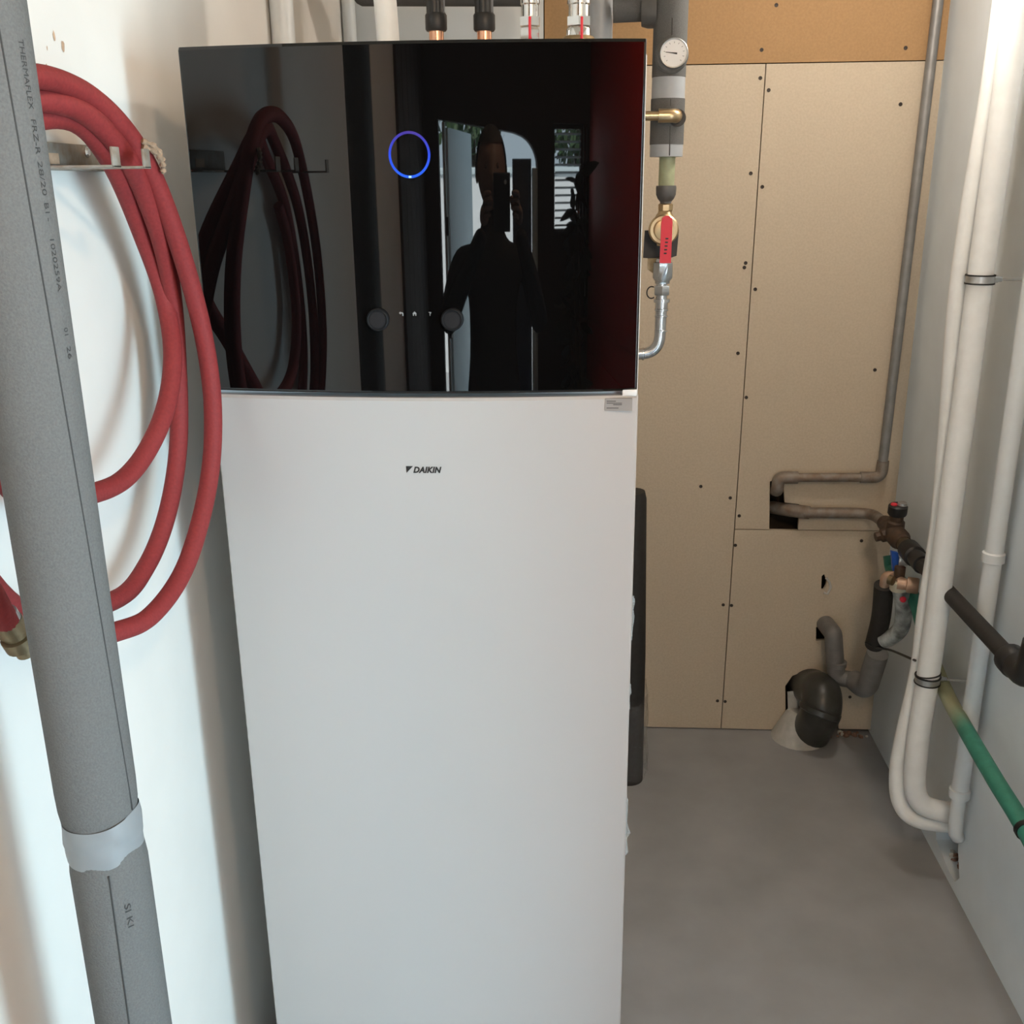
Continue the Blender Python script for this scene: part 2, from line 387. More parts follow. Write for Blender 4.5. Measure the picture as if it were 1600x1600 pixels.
# torn paper rim of the small hole, rubble in the corner
part(lo_, 'torn_edge', 'mortar', lambda bm: tube(bm, [Y(x, y, YB-.001) for x, y in [(1291, 903), (1296, 910), (1298, 918), (1293, 928), (1287, 926)]], .004, 8))
for i in range(16):
    bm = stone(random.uniform(.005, .012)); c = V((random.uniform(.78, .93), random.uniform(2.915, 2.945), .006))
    for v in bm.verts: v.co += c
    fin('rubble_chunk', bm, 'rubble' if i % 4 else 'mortar', bw, smooth=False)
# brown stains on the left wall
for (px, py, r) in [(84, 57, .0048), (98, 72, .0055), (73, 75, .002), (174, 171, .003), (72, 103, .002)]:
    c = X(px, py, XL)
    def st(bm, c=c, r=r):
        vs = [bm.verts.new(V((XL+.0006, c.y+r*random.uniform(.5, 1)*math.cos(a), c.z+1.5*r*random.uniform(.6, 1)*math.sin(a)))) for a in [k*PI/6 for k in range(12)]]
        bm.faces.new(vs)
    part(wl, 'stain', 'stain', st, smooth=False)

# ------------------------------------------------------------------ heating cabinet
XC, HW, YF, SAG, ZJ, ZT = -.213, .2975, 1.39, .025, 1.4065, 1.85
RAD = (HW*HW+SAG*SAG)/(2*SAG); CY = YF-SAG+RAD
def fy(x): u = x-XC; return CY-math.sqrt(RAD*RAD-u*u)
hp = thing('heating_cabinet', (XC, 1.70, 0), 'tall white heating cabinet with a glossy black top panel and blue ring light', 'boiler')
part(hp, 'body', 'side_white', lambda bm: box(bm, (XC-HW+.004, YF+.012, .02), (XC+HW, 2.012, ZT-.012), .006))
def sheet(bm, x0, x1, z0, z1, cr, back):
    """curved front sheet, top corners rounded by cr"""
    n = 72; xs = [x0, x0+.0010, x0+.0020, x0+.0026] + [x0+.0032+(x1-x0-.0064)*k/(n-8) for k in range(n-7)] + [x1-.0026, x1-.0020, x1-.0010, x1]
    zs_ = [z0, z0+.004, z1-.004, z1]; off = [.003, 0, 0, .003]
    G = [[bm.verts.new((x, fy(min(max(x, XC-HW+1e-6), XC+HW-1e-6))+o_+(.0025 if k in (0, n) else (.0008 if k in (1, n-1) else (.0001 if k in (2, n-2) else 0))), z)) for z, o_ in zip(zs_, off)] for k, x in enumerate(xs)]
    for A, B in zip(G, G[1:]):
        for j in range(3): bm.faces.new((A[j], B[j], B[j+1], A[j+1]))
    Bk = [[bm.verts.new((x, back, z)) for z in (z0, z1)] for x in xs]
    for k in range(n):
        bm.faces.new((Bk[k][0], Bk[k][1], Bk[k+1][1], Bk[k+1][0]))
        bm.faces.new((G[k][0], Bk[k][0], Bk[k+1][0], G[k+1][0])); bm.faces.new((G[k][3], G[k+1][3], Bk[k+1][1], Bk[k][1]))
    for k, s in ((0, 1), (n, -1)):
        bm.faces.new((G[k][0], G[k][1], G[k][2], G[k][3], Bk[k][1], Bk[k][0]))
bpn = part(hp, 'upper_panel', 'black_gloss', lambda bm: sheet(bm, XC-HW, XC+HW-.002, ZJ+.003, ZT, .01, YF+.012), ang=25, label='glossy black curved front panel')
wpn = part(hp, 'lower_panel', 'white_gloss', lambda bm: sheet(bm, XC-HW+.001, XC+HW, .03, ZJ-.003, .01, YF+.012), ang=25, label='plain white curved front panel')
part(hp, 'clip', 'side_white', lambda bm: box(bm, (XC+HW-.022, YF-.002, ZJ-.004), (XC+HW-.002, YF+.012, ZJ+.005), .0015))
part(hp, 'plinth', 'dgrey', lambda bm: box(bm, (XC-HW+.02, YF+.03, 0), (XC+HW-.02, 1.99, .03)))
# blue status ring
rc = V((-.2145, 0, 1.717)); rr = .0252
def ringmesh(bm, rad, wid, dep, a0=0, a1=2*PI, n=72):
    full = abs(a1-a0-2*PI) < 1e-6; rows = []
    for k in range(n if full else n+1):
        a = a0+(a1-a0)*k/n; row = []
        for dr, dd in ((-wid, .0006), (-wid*.6, -dep), (wid*.6, -dep), (wid, .0006)):
            x = rc.x+(rad+dr)*math.cos(a); z = rc.z+(rad+dr)*math.sin(a)*1.06
            row.append(bm.verts.new((x, fy(x)+dd, z)))
        rows.append(row)
    if full: rows.append(rows[0])
    for A, B in zip(rows, rows[1:]):
        for j in range(3): bm.faces.new((A[j], B[j], B[j+1], A[j+1]))
gm = bpy.data.materials.new('blue_ring_light'); gm.use_nodes = True; gt = gm.node_tree
gb = gt.nodes['Principled BSDF']; gb.inputs['Base Color'].default_value = (0, 0, 0, 1)
tcn = gt.nodes.new('ShaderNodeTexCoord'); sp = gt.nodes.new('ShaderNodeSeparateXYZ'); mr = gt.nodes.new('ShaderNodeMapRange'); rp = gt.nodes.new('ShaderNodeValToRGB')
gt.links.new(tcn.outputs['Generated'], sp.inputs[0]); gt.links.new(sp.outputs['Z'], rp.inputs['Fac'])
rp.color_ramp.elements[0].color = (.003, .13, 1.0, 1); rp.color_ramp.elements[1].color = (.05, .018, .30, 1)
e_ = rp.color_ramp.elements.new(.5); e_.color = (.003, .06, .85, 1)
gt.links.new(rp.outputs['Color'], gb.inputs['Emission Color']); gb.inputs['Emission Strength'].default_value = .95
ring = part(bpn, 'status_ring', gm, lambda bm: ringmesh(bm, rr, .0019, .0008), label='glowing blue ring light')
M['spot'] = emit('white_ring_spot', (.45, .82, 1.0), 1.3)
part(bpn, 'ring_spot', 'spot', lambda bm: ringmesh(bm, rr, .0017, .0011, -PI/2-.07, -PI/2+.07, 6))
for px in (591, 707):
    p = Y(px, 499, 1.366); y0 = fy(p.x)
    kb = L('knob', 'knob', (p.x, y0+.002, p.z), (0, -1, 0), [(0, .0150), (.006, .0150), (.0085, .0142), (.0092, .0130), (.0082, .0118), (.0082, .002)], bpn, 36)
    L('knob_cap', 'knobcap', (p.x, y0+.002, p.z), (0, -1, 0), [(.0080, .0105), (.0086, .0102), (.0088, .002)], kb, 30)
def icon(px, py, loops, s):
    c = Y(px, py, 1.366)
    def f(bm):
        for lp in loops: prism(bm, [lp], lambda u, v, d: V((c.x+u*s, fy(c.x+u*s)-.0004+d, c.z+v*s)), .0006)
    part(bpn, 'button_icon', 'icon', f, smooth=False)
icon(627, 490, [[(-1, .3), (-.2, 1), (-.2, .6), (.6, .6), (1, .2), (1, -1), (.55, -1), (.55, -.05), (.3, .1), (-.2, .1), (-.2, -.4)]], .0030)
icon(648, 490, [[(-1, 0), (0, 1), (1, 0), (.75, 0), (.75, -.9), (.3, -.9), (.3, -.2), (-.3, -.2), (-.3, -.9), (-.75, -.9), (-.75, 0)]], .0030)
icon(672, 490, [[(-.7, .9), (.7, .9), (.7, .3), (.2, -.1), (.2, -.5), (-.2, -.5), (-.2, .1), (.3, .4), (.3, .55), (-.7, .55)], [(-.2, -.7), (.2, -.7), (.2, -1.1), (-.2, -1.1)]], .0024)
# maker's word mark: small triangle and slanted capitals
lg0, lg1 = Y(646, 738, 1.366), Y(690, 728, 1.366)
me = text_mesh('DAIKIN', .0105, shear=.28, offset=.00050, space=1.05)
xs = [v.co.x for v in me.vertices]; k = (lg1.x-lg0.x)/(max(xs)-min(xs)); x00 = min(xs)
remap(me, lambda x, y: V((lg0.x+(x-x00)*k, fy(lg0.x+(x-x00)*k)-.0004, lg0.z+y*.0082/.0073)))
lt = link('word_mark', me, 'ink', wpn); lt['label'] = 'black slanted DAIKIN lettering'
t0, t1, t2 = Y(634.5, 728, 1.366), Y(645.5, 728, 1.366), Y(635.5, 738.5, 1.366)
part(wpn, 'emblem', 'ink', lambda bm: prism(bm, [[(t0.x, t0.z), (t1.x, t1.z), (t2.x, t2.z)]], lambda u, v, d: V((u, fy(u)-.0004+d, v)), .0005), smooth=False, label='small black triangle emblem')
s0, s1 = Y(945, 641, 1.385), Y(988, 622, 1.385)
stk = part(wpn, 'sticker', 'sticker', lambda bm: box(bm, (s0.x, fy(s0.x)-.0012, s0.z), (s1.x, fy(s1.x)+.001, s1.z)), smooth=False, label='small grey information sticker')
for (a, b, zz) in ((.06, .40, .78), (.06, .62, .62), (.30, .62, .50), (.06, .5, .22)):
    part(stk, 'print_line', 'ink', lambda bm: box(bm, (s0.x+(s1.x-s0.x)*a, fy(s0.x)-.0015, s0.z+(s1.z-s0.z)*zz-.0004), (s0.x+(s1.x-s0.x)*b, fy(s0.x)-.0010, s0.z+(s1.z-s0.z)*zz+.0004)), smooth=False)
# torn remains of protective film on the right edge
for lst in ([(985, 931), (991, 934), (993, 944), (990, 955), (992, 968), (989, 985), (988, 1003), (984, 1000)],
            [(982, 1068), (986, 1072), (987, 1086), (984, 1090), (985, 1110), (981, 1112)], [(979, 1245), (982, 1255), (980, 1290), (986, 1310), (980, 1314), (982, 1338), (976, 1340)]):
    pts = [Y(x, y, YF+.01) for x, y in lst]
    part(hp, 'film_scrap', 'film', lambda bm: prism(bm, [[(p.x, p.z) for p in pts]], lambda u, v, d: V((u, YF+.008+(u-.08)*1.2+d, v)), .0008), smooth=False, label='torn scrap of clear protective film')
adopt(hp)

# ------------------------------------------------------------------ grey insulated pipe, front left
PC, PR = V((-.436, .79, 0)), .0352
gp = thing('insulated_pipe', (PC.x, PC.y, 0), 'grey foam insulated vertical pipe with printed lettering and tape, in front of the hose', 'pipe')
ztt, ztb = Y(160, 1301, .76).z, Y(170, 1362, .76).z
T('insulation', 'insul', [(PC.x, PC.y, ztt-.02), (PC.x, PC.y, ztt-.005), (PC.x, PC.y, ztt+.012), (PC.x, PC.y, ztt+.03), (PC.x, PC.y, 1.8), (PC.x, PC.y, ZC-.001)], [PR*.9, PR*.93, PR*.985, PR, PR, PR], gp, 48)
T('insulation', 'insul', [(PC.x+.002, PC.y, .001), (PC.x+.002, PC.y, .6), (PC.x+.002, PC.y, ztb-.012), (PC.x+.002, PC.y, ztb+.006), (PC.x+.002, PC.y, ztb+.015)], [PR*.99, PR*.99, PR*.99, PR*.94, PR*.9], gp, 48)
def tape_mesh(bm):
    n, seg = 10, 64; rows = []
    for j in range(n+1):
        t = j/n; row = []
        for k in range(seg):
            a = 2*PI*k/seg
            z = ztb+(ztt-ztb)*t + .0045*math.sin(a+2.2) + (.003*math.sin(2*a+1) if j in (0, n) else 0)
            r = PR*(.955+.02*math.sin(PI*t)) + .0009*(1 if .42 < t+.12*math.sin(a) < .95 else 0) + .0005*math.sin(5*a+6*t)
            row.append(bm.verts.new((PC.x+.001+r*math.cos(a), PC.y+r*math.sin(a), z)))
        rows.append(row)
    for A, B in zip(rows, rows[1:]):
        for k in range(seg): bm.faces.new((A[k], A[(k+1) % seg], B[(k+1) % seg], B[k]))
tp = part(gp, 'tape', 'tape', tape_mesh, ang=70, label='band of silver grey tape')
CAMA = math.atan2(-PC.y, -PC.x)          # direction from the pipe towards the camera
def cyl(phi, z, lift=0, dx=0):           # phi measured to the right of the line of sight
    a = CAMA+phi; return V((PC.x+dx+(PR+lift)*math.cos(a), PC.y+(PR+lift)*math.sin(a), z))
def phi_seam(z): return math.radians(23+(1.77-z)/.5*23)
zz = [1.9-.02*i for i in range(int((1.9-ztt)/.02)+1)]
T('seam', 'ftext', [cyl(phi_seam(z), z, -.0004) for z in zz], .0009, gp, 6)
zz = [ztb-.004-.02*i for i in range(40)]
T('seam', 'ftext', [cyl(math.radians(-4-(ztb-z)*20), z, -.0006, .002) for z in zz], .0009, gp, 6)
def foam_text(s, za, zb, phi0, size=.0075, dx=0):
    me = text_mesh(s, size); xs = [v.co.x for v in me.vertices]; a, b = min(xs), max(xs)
    def f(x, y):
        z = za+(zb-za)*(x-a)/(b-a); ph = math.radians(phi0)+(1.79-z)/.5*math.radians(17)
        return cyl(ph+y/PR, z, .0003, dx)
    remap(me, f)
    me.flip_normals(); link('lettering', me, 'ftext', gp)
def pz(py): return cyl(math.radians(50), 0).y and Y(60, py, .765).z
for s, a, b in (('THERMAFLEX', 55, 168), ('FRZ-R', 184, 240), ('28/20', 251, 306), ('B1', 318, 334), ('-', 342, 347), ('1020259A', 376, 460), ('01', 518, 530), ('26', 548, 568)):
    foam_text(s, pz(a), pz(b), 44)
foam_text('SI KI', Y(200, 1424, .755).z, Y(200, 1460, .755).z, -14, .008, .002)
adopt(gp)

# ------------------------------------------------------------------ hose rack and red hose on the left wall
rk = thing('hose_rack', (XL, 1.27, 1.69), 'old zinc wall rack with bent prongs carrying the red hose', 'rack')
ra, rb = X(20, 240, XL), X(156, 240, XL)
zr0, zr1 = X(110, 263, XL).z, X(110, 225, XL).z
part(rk, 'wall_plate', 'rackzinc', lambda bm: box(bm, (XL, ra.y, zr0), (XL+.006, rb.y, zr1), .0015))
part(rk, 'label_patch', 'stain', lambda bm: box(bm, (XL+.0055, X(68, 250, XL).y, zr0+.004), (XL+.0068, X(84, 250, XL).y, zr1-.012)), smooth=False)
bl_ = X(137, 238, XL+.008); L('bolt', 'chrome', (XL+.004, bl_.y, bl_.z), (1, 0, 0), [(0, .0065), (.004, .0065), (.006, .004)], rk, 12)
part(rk, 'shelf', 'rackzinc', lambda bm: box(bm, (XL, ra.y, zr0-.003), (XL+.030, rb.y, zr0), .001))
for py_ in (.93, 1.105, 1.185):
    pr = part(rk, 'prong', 'rackzinc', lambda bm: (box(bm, (XL+.028, py_-.009, zr0-.003), (XL+.138, py_+.009, zr0), .001), box(bm, (XL+.135, py_-.009, zr0-.003), (XL+.138, py_+.009, zr0+.018), .001)))
adopt(rk)

hr = .0122
hs = thing('red_hose', (XL+.06, 1.2, 1.15), 'dark red rubber hose coiled in loops on the wall rack', 'hose')
def hx(px, py, x): p = X(px, py, x); return V((x, p.y, p.z))
A1 = [hx(*q) for q in [(120, 139, -.53), (190, 198, -.517), (243, 285, -.507), (291, 420, -.502), (321, 540, -.497), (333, 650, -.495), (325, 760, -.50), (292, 880, -.512), (243, 955, -.527), (188, 985, -.545)]]
B1 = [V((-.575, .97, 1.215)), V((-.575, .885, 1.33)), V((-.575, .865, 1.48)), V((-.575, .91, 1.64)), V((-.572, 1.02, 1.75))]
A2 = [hx(*q) for q in [(105, 164, -.537), (190, 236, -.522), (240, 340, -.523), (266, 440, -.533), (277, 560, -.545), (279, 690, -.55), (262, 800, -.555), (228, 886, -.565), (178, 938, -.575)]]
B2 = [V((-.59, .99, 1.24)), V((-.595, .905, 1.36)), V((-.595, .90, 1.50)), V((-.59, .95, 1.64)), V((-.585, 1.04, 1.725))]
A3 = [hx(*q) for q in [(100, 184, -.550), (172, 250, -.540), (228, 380, -.55), (258, 470, -.545), (270, 560, -.53), (255, 650, -.53), (212, 730, -.545), (155, 768, -.56)]]
B3 = [V((-.58, 1.0, 1.37)), V((-.585, .945, 1.46)), V((-.59, .95, 1.58)), V((-.592, .985, 1.65))]
T('hose_loops', 'hose', spline([V((-.560, .905, 1.262)), V((-.56, .885, 1.30)), V((-.56, .84, 1.42)), V((-.555, .86, 1.58)), V((-.547, .95, 1.735)), V((-.54, 1.04, 1.783))] + A1 + B1 + A2 + B2 + A3 + B3, 9), hr, hs, 18)
cp = V((-.560, .905, 1.262)); cdv = (V((-.556, .917, 1.232))-cp).normalized()
L('coupling', 'dbrass', cp-cdv*.012, cdv, [(0, .0145), (.014, .0150), (.015, .0125), (.020, .0125), (.021, .0165), (.034, .0165), (.035, .011), (.045, .011)], hs, 20, label='dull brass end coupling')
L('clamp', 'galv', cp-cdv*.022, cdv, [(0, .0138), (.010, .0138)], hs, 20)
tie = hx(236, 258, -.500)
for k_ in (0, .006):
    T('twine_tie', 'twine', spline([tie+V((.0, -.018, .026-k_)), tie+V((.010, -.004, .019-k_)), tie+V((.012, .006, .006-k_)), tie+V((.009, .011, -.003-k_))], 6), [.003+.0012*math.sin(i_*1.7) for i_ in range(19)], hs, 8)
adopt(hs)

# ------------------------------------------------------------------ pipes standing behind and on the cabinet
def yz(px, py, y): return Y(px, py, y)
def on_top(px, y=1.9): p = Y(px, 55, y); return V((p.x, y, ZT-.012))
for i, (px, side) in enumerate(((682, 'left'), (757, 'right'))):
    b = on_top(px); z1 = Y(px, 47, 1.9).z; z2 = Y(px, 22, 1.9).z
    f = thing('hose_fitting', b, f'ribbed black connector on a copper stub, {side} one of the pair on the cabinet', 'pipe fitting', 'ribbed black connectors on the cabinet')
    L('copper_stub', 'copper', b, (0, 0, 1), [(0, .0125), (z1-b.z+.004, .0125)], f, 20)
    L('nut', 'blackp', V((b.x, b.y, z1-.002)), (0, 0, 1), [(0, .0165), (.003, .0185), (z2-z1, .0185), (z2-z1+.003, .0165)], f, 24)
    def ribs(bm, b=b, z2=z2):
        n = 40; prof = [(.0158 if k % 4 < 2 else .0142) for k in range(n)]
        A = [bm.verts.new((b.x+r*math.cos(2*PI*k/n), b.y+r*math.sin(2*PI*k/n), z2)) for k, r in enumerate(prof)]
        B = [bm.verts.new((b.x+r*math.cos(2*PI*k/n), b.y+r*math.sin(2*PI*k/n), z2+.16)) for k, r in enumerate(prof)]
        for k in range(n): bm.faces.new((A[k], A[(k+1) % n], B[(k+1) % n], B[k]))
        bm.faces.new(A[::-1]); bm.faces.new(B)
    part(f, 'ribbed_sleeve', 'blackp', ribs)
    T('hose', 'blackp', [V((b.x, b.y, z2+.15)), V((b.x, b.y, ZC-.001))], .012, f)
    adopt(f)
for i, (px, lv, base) in enumerate(((828, 829, False), (904, 909, True))):
    b = on_top(px); zr = Y(px, 33, 1.9).z
    f = thing('shutoff_valve', b, 'chrome shutoff valve with red lever, ' + ('larger one with a brass collar at the right' if base else 'smaller one next to the black connectors'), 'valve', 'chrome valves on the cabinet')
    k = 1.18 if base else 1.0
    L('stub', 'chrome', b, (0, 0, 1), [(0, .015*k), (.05, .015*k)], f, 24)
    if base: L('collar', 'brass', V((b.x, b.y, b.z)), (0, 0, 1), [(0, .030), (.072, .030), (.078, .024)], f, 30)
    L('valve_body', 'chrome', V((b.x, b.y, zr-.035)), (0, 0, 1), [(0, .014*k), (.004, .0175*k), (.022, .0175*k), (.026, .015*k)], f, 6 if not base else 24)
    L('hex_nut', 'chrome', V((b.x, b.y, zr-.008)), (0, 0, 1), [(0, .0185*k), (.014, .0185*k)], f, 6)
    L('press_socket', 'chrome', V((b.x, b.y, zr+.006)), (0, 0, 1), [(0, .0145*k), (.018, .0145*k), (.02, .0165*k), (.027, .0165*k), (.029, .0140*k), (.07, .0140*k)], f, 24)
    T('pipe', 'chrome', [V((b.x, b.y, zr+.07)), V((b.x, b.y, ZC-.001))], .012*k, f)
    p = Y(lv, 44, 1.876)
    part(f, 'lever', 'red', lambda bm: (box(bm, (p.x-.0022, 1.846, p.z-.02), (p.x+.0022, 1.852, p.z+.014), .001), box(bm, (p.x-.0022, 1.85, p.z-.02), (p.x+.0022, 1.89, p.z-.014), .001)), label='red lever')
    adopt(f)
# white pipes
b = on_top(605); top = Y(601, 0, 1.9)
f = thing('white_pipe', b, 'white foam covered pipe rising from the cabinet top', 'pipe')
T('pipe_sleeve', 'white_foam', spline([V((b.x+.004, b.y, b.z)), V((b.x, b.y, 1.95)), V((top.x-.002, b.y, 2.05)), V((top.x, b.y, 2.2)), V((top.x, b.y, ZC-.001))], 6), .0195, f, 20)
L('end_collar', 'white_pvc', b, (0, 0, 1), [(0, .0215), (.02, .0215)], f, 20); adopt(f)
for px, y, r, lab, x_ in ((423, 2.22, .0235, 'thick white pipe standing against the left wall behind the cabinet', None), (540, 2.90, .0175, 'thin white pipe in the far left corner', None)):
    p = Y(px, 30, y); p.x = max(p.x, XL+r+.002)
    f = thing('white_pipe', (p.x, p.y, 0), lab, 'pipe')
    T('pipe_run', 'white_pvc', [V((p.x, p.y, .0)), V((p.x, p.y, ZC-.001))], r, f, 20)
    L('socket', 'white_pvc', V((p.x, p.y, 1.2)), (0, 0, 1), [(0, r), (.003, r+.003), (.045, r+.003), (.048, r)], f, 20); adopt(f)
# horizontal grey insulated run near the ceiling corner
pa, pb = Y(556, -22, 2.55), Y(835, -22, 2.55)
f = thing('insulated_run', pa, 'horizontal grey insulated pipe at the top above the black connectors', 'pipe')
T('insulation', 'insul', [pa+V((-.006, 0, 0)), pa+V((.0, 0, 0)), pa+V((.012, 0, 0)), pb], [.028, .036, .042, .042], f, 28)
T('hanger', 'galv', [V(((pa.x+pb.x)/2, 2.55, pa.z)), V(((pa.x+pb.x)/2, 2.55, ZC-.001))], .004, f, 8); adopt(f)

# main insulated riser right of the cabinet with gauge, brass elbow
YM = 2.25
ax0 = Y(1045, 120, YM).x
f = thing('gauge_riser', (ax0, YM, 1.72), 'grey insulated riser with a round thermometer beside the cabinet', 'pipe')
zt_, zb_ = ZC-.001, Y(1043, 245, YM).z
zA, zB = Y(1045, 118, YM).z, Y(1045, 158, YM).z
T('insulation', 'insul', [V((ax0, YM, zA-.004)), V((ax0, YM, zt_))], .034, f, 32)
T('joint_tape', 'pale_tape', [V((ax0, YM, zB)), V((ax0, YM, zA))], .0335, f, 32)
ze = Y(1043, 226, YM).z
T('insulation', 'insul', [V((ax0, YM, ze)), V((ax0, YM, zB+.004))], .0345, f, 32)
T('end_tape', 'pale_tape', [V((ax0, YM, zb_)), V((ax0, YM, ze))], .0338, f, 32)
for ya, yb_ in ((28, 55), (155, 166), (197, 243)):
    pts = [Y(1049+(py-100)*-.02, py, YM-.0335) for py in (ya, (ya+yb_)/2, yb_)]
    T('slit', 'ink', pts, .0012, f, 6)
gc = Y(1053, 83, YM-.045)
gd = (EYE-gc); gd.z *= .6; gd.x *= .5; gd.normalize()
gau = L('gauge_case', 'galv', gc-gd*.012, gd, [(0, .026), (.010, .0275), (.019, .0275), (.020, .0265), (.0195, .0245), (.017, .0245)], f, 40, label='round thermometer case')
L('gauge_collar', 'insul', gc-gd*.02+V((-.004, 0, -.004)), gd, [(0, .033), (.014, .033), (.018, .029)], f, 36)
L('dial', 'dial', gc-gd*.012, gd, [(.0172, .0244), (.0176, .0243)], gau, 40)
gu = (V((0, 0, 1))-gd*gd.z).normalized(); gr = gu.cross(gd)
for k in range(11):
    a = math.radians(225-27*k); dr = gr*math.cos(a)+gu*math.sin(a); o_ = gc+gd*.0058
    T('tick', 'ink', [o_+dr*.0175, o_+dr*.0205], .0004, gau, 5)
o_ = gc+gd*.0062
T('needle', 'ink', [o_-gr*.0165+gu*.002, o_-gr*.004+gu*.0005, o_+gr*.006-gu*.001], [.0005, .0009, .0016], gau, 6)
p0, p1, p2 = Y(1000, 181, YM-.055), Y(1032, 181, YM-.055), Y(1056, 182, YM-.03)
el = T('brass_elbow', 'brass', bend([p1+V((-.004, 0, 0)), V((p2.x-.002, p1.y, p1.z)), V((p2.x, YM-.01, p2.z))], .014), .0135, f, 20, label='brass elbow')
T('brass_stub', 'brass', [V((.02, p0.y, p0.z)), V((p1.x+.002, p1.y, p1.z))], .0092, f, 16)
L('cut_out', 'ink', V((p2.x+.003, YM-.030, p2.z-.003)), (0, -1, 0), [(0, .017), (.0045, .017)], f, 24)
T('stub_drop', 'brass', bend([V((.022, p0.y, p0.z)), V((-.02, p0.y, p0.z)), V((-.02, 2.011, p0.z))], .02), .0092, f, 12)
# side branch of grey insulation going to a shorter vertical piece behind the cabinet
pv = Y(938, 30, 2.32)
T('side_branch', 'insul', [Y(958, 14, 2.28), Y(1000, 12, 2.28), V((ax0, YM, Y(1020, 12, YM).z))], .026, f, 24)
T('branch_riser', 'pale_tape', [V((pv.x, 2.32, 1.70)), V((pv.x, 2.32, ZC-.001))], .0255, f, 24)
L('branch_cap', 'dgrey', Y(1003, 16, 2.262), (1, -.1, 0), [(0, .030), (.012, .034), (.03, .034)], f, 20)
adopt(f)

# valve assembly below the riser
f = thing('ball_valve_assembly', (ax0, YM, Y(1030, 540, YM).z), 'brass ball valve with long red lever and zinc elbow below the insulated riser', 'valve')
def ax(py, px): p = Y(px, py, YM); return p
q0, q1 = ax(243, 1043), ax(292, 1041)
T('olive_pipe', 'olive', [q1, q0+V((0, 0, .01))], .0165, f, 24)
L('reducer', 'dgrey', ax(290, 1041), (0, 0, -1), [(0, .0205), (.004, .0212), (.018, .0205), (.026, .017), (.032, .012), (.04, .012)], f, 28)
L('brass_nut', 'brass', ax(318, 1040), (0, 0, -1), [(0, .0135), (.002, .0160), (.014, .0160), (.016, .013)], f, 8)
L('brass_neck', 'brass', ax(326, 1039), (0, 0, -1), [(0, .012), (.008, .0145), (.014, .019), (.03, .022), (.05, .018), (.062, .0145), (.075, .0145)], f, 28)
vb = Y(1037, 359, YM-.02)
L('valve_flange', 'brass', vb, (0, -1, 0), [(-.01, .031), (.004, .031), (.007, .028), (.007, .022), (.016, .020), (.018, .012)], f, 36)
l0, l1 = Y(1042, 347, YM-.045), Y(1039, 411, YM-.045)
def lever(bm):
    d = (l1-l0)
    prof = [(-.0115, 0), (-.0098, .008), (-.0035, .0125), (.0035, .0125), (.0098, .008), (.0115, 0), (.012, d.z), (-.011, d.z)]
    prism(bm, [prof[::-1]], lambda u, v, dd: V((l0.x+u+d.x*(v/d.z if v < 0 else 0), YM-.048+dd, l0.z+v)), .004)
lvr = part(f, 'lever', 'red', lever, label='long red lever')
for k in range(5):
    zc_ = l0.z+(l1.z-l0.z)*(.40+.09*k)
    part(lvr, 'print_mark', 'ink', lambda bm: box(bm, (l0.x-.002-.0006*k, YM-.0485, zc_-.0015), (l0.x+.004-.0006*k, YM-.0478, zc_+.0015)), smooth=False)
k0, k1 = Y(1005, 403, YM+.02), Y(1061, 359, YM+.02)
part(f, 'bracket', 'blackp', lambda bm: prism(bm, [[(k0.x, k0.z), (k0.x+.028, k0.z-.002), (k0.x+.05, k0.z-.003), (k1.x-.003, k0.z+.004), (k1.x, k1.z), (k0.x+.002, k1.z-.001)]], lambda u, v, d: V((u, YM+.02+d, v)), .012), smooth=False, label='black plastic pipe bracket')
part(f, 'side_tab', 'dbrass', lambda bm: prism(bm, [[Y(*q, YM+.012).xz[:] for q in [(1012, 404), (1012, 421), (1020, 427), (1032, 425), (1032, 403)]]], lambda u, v, d: V((u, YM+.01+d, v)), .01), smooth=False)
L('zinc_union', 'zinc', ax(404, 1036), (0, 0, -1), [(0, .0150), (.006, .0165), (.008, .0215), (.040, .0220), (.047, .0165), (.052, .0165)], f, 8)
T('zinc_core', 'zinc', [ax(440, 1034), ax(490, 1033)], .0122, f, 20)
L('hex_nut', 'zinc', ax(446, 1034), (0, 0, -1), [(0, .0165), (.002, .0178), (.018, .0178), (.020, .0165)], f, 6)
L('press_collar', 'zinc', ax(467, 1034), (0, 0, -1), [(0, .0175), (.007, .0175), (.0075, .0135), (.02, .0135), (.021, .0148), (.025, .0148), (.026, .0125)], f, 24)
e1, e2 = ax(485, 1033), ax(553, 1002)
T('zinc_elbow', 'zinc', bend([e1, V((e1.x-.001, YM, e2.z)), V((e2.x-.06, YM, e2.z)), V((e2.x-.16, YM, e2.z)), V((e2.x-.16, 2.011, e2.z))], .042, 10), .0125, f, 24)
for py in (492, 515): L('press_ring', 'zinc', ax(py, 1033-(py-492)*.02), (0, 0, -1), [(0, .0125), (.001, .0142), (.004, .0142), (.005, .0125)], f, 24)
L('press_ring', 'zinc', V((e2.x+.006, YM, e2.z)), (-1, 0, 0), [(0, .0125), (.001, .0142), (.004, .0142), (.005, .0125)], f, 24)
lc = ax(457, 1018)
T('wire_loop', 'blackp', [lc+V((.010*math.cos(a), 0, .0125*math.sin(a))) for a in [PI*.35+k*PI*1.35/14 for k in range(15)]], .0014, f, 8)
adopt(f)

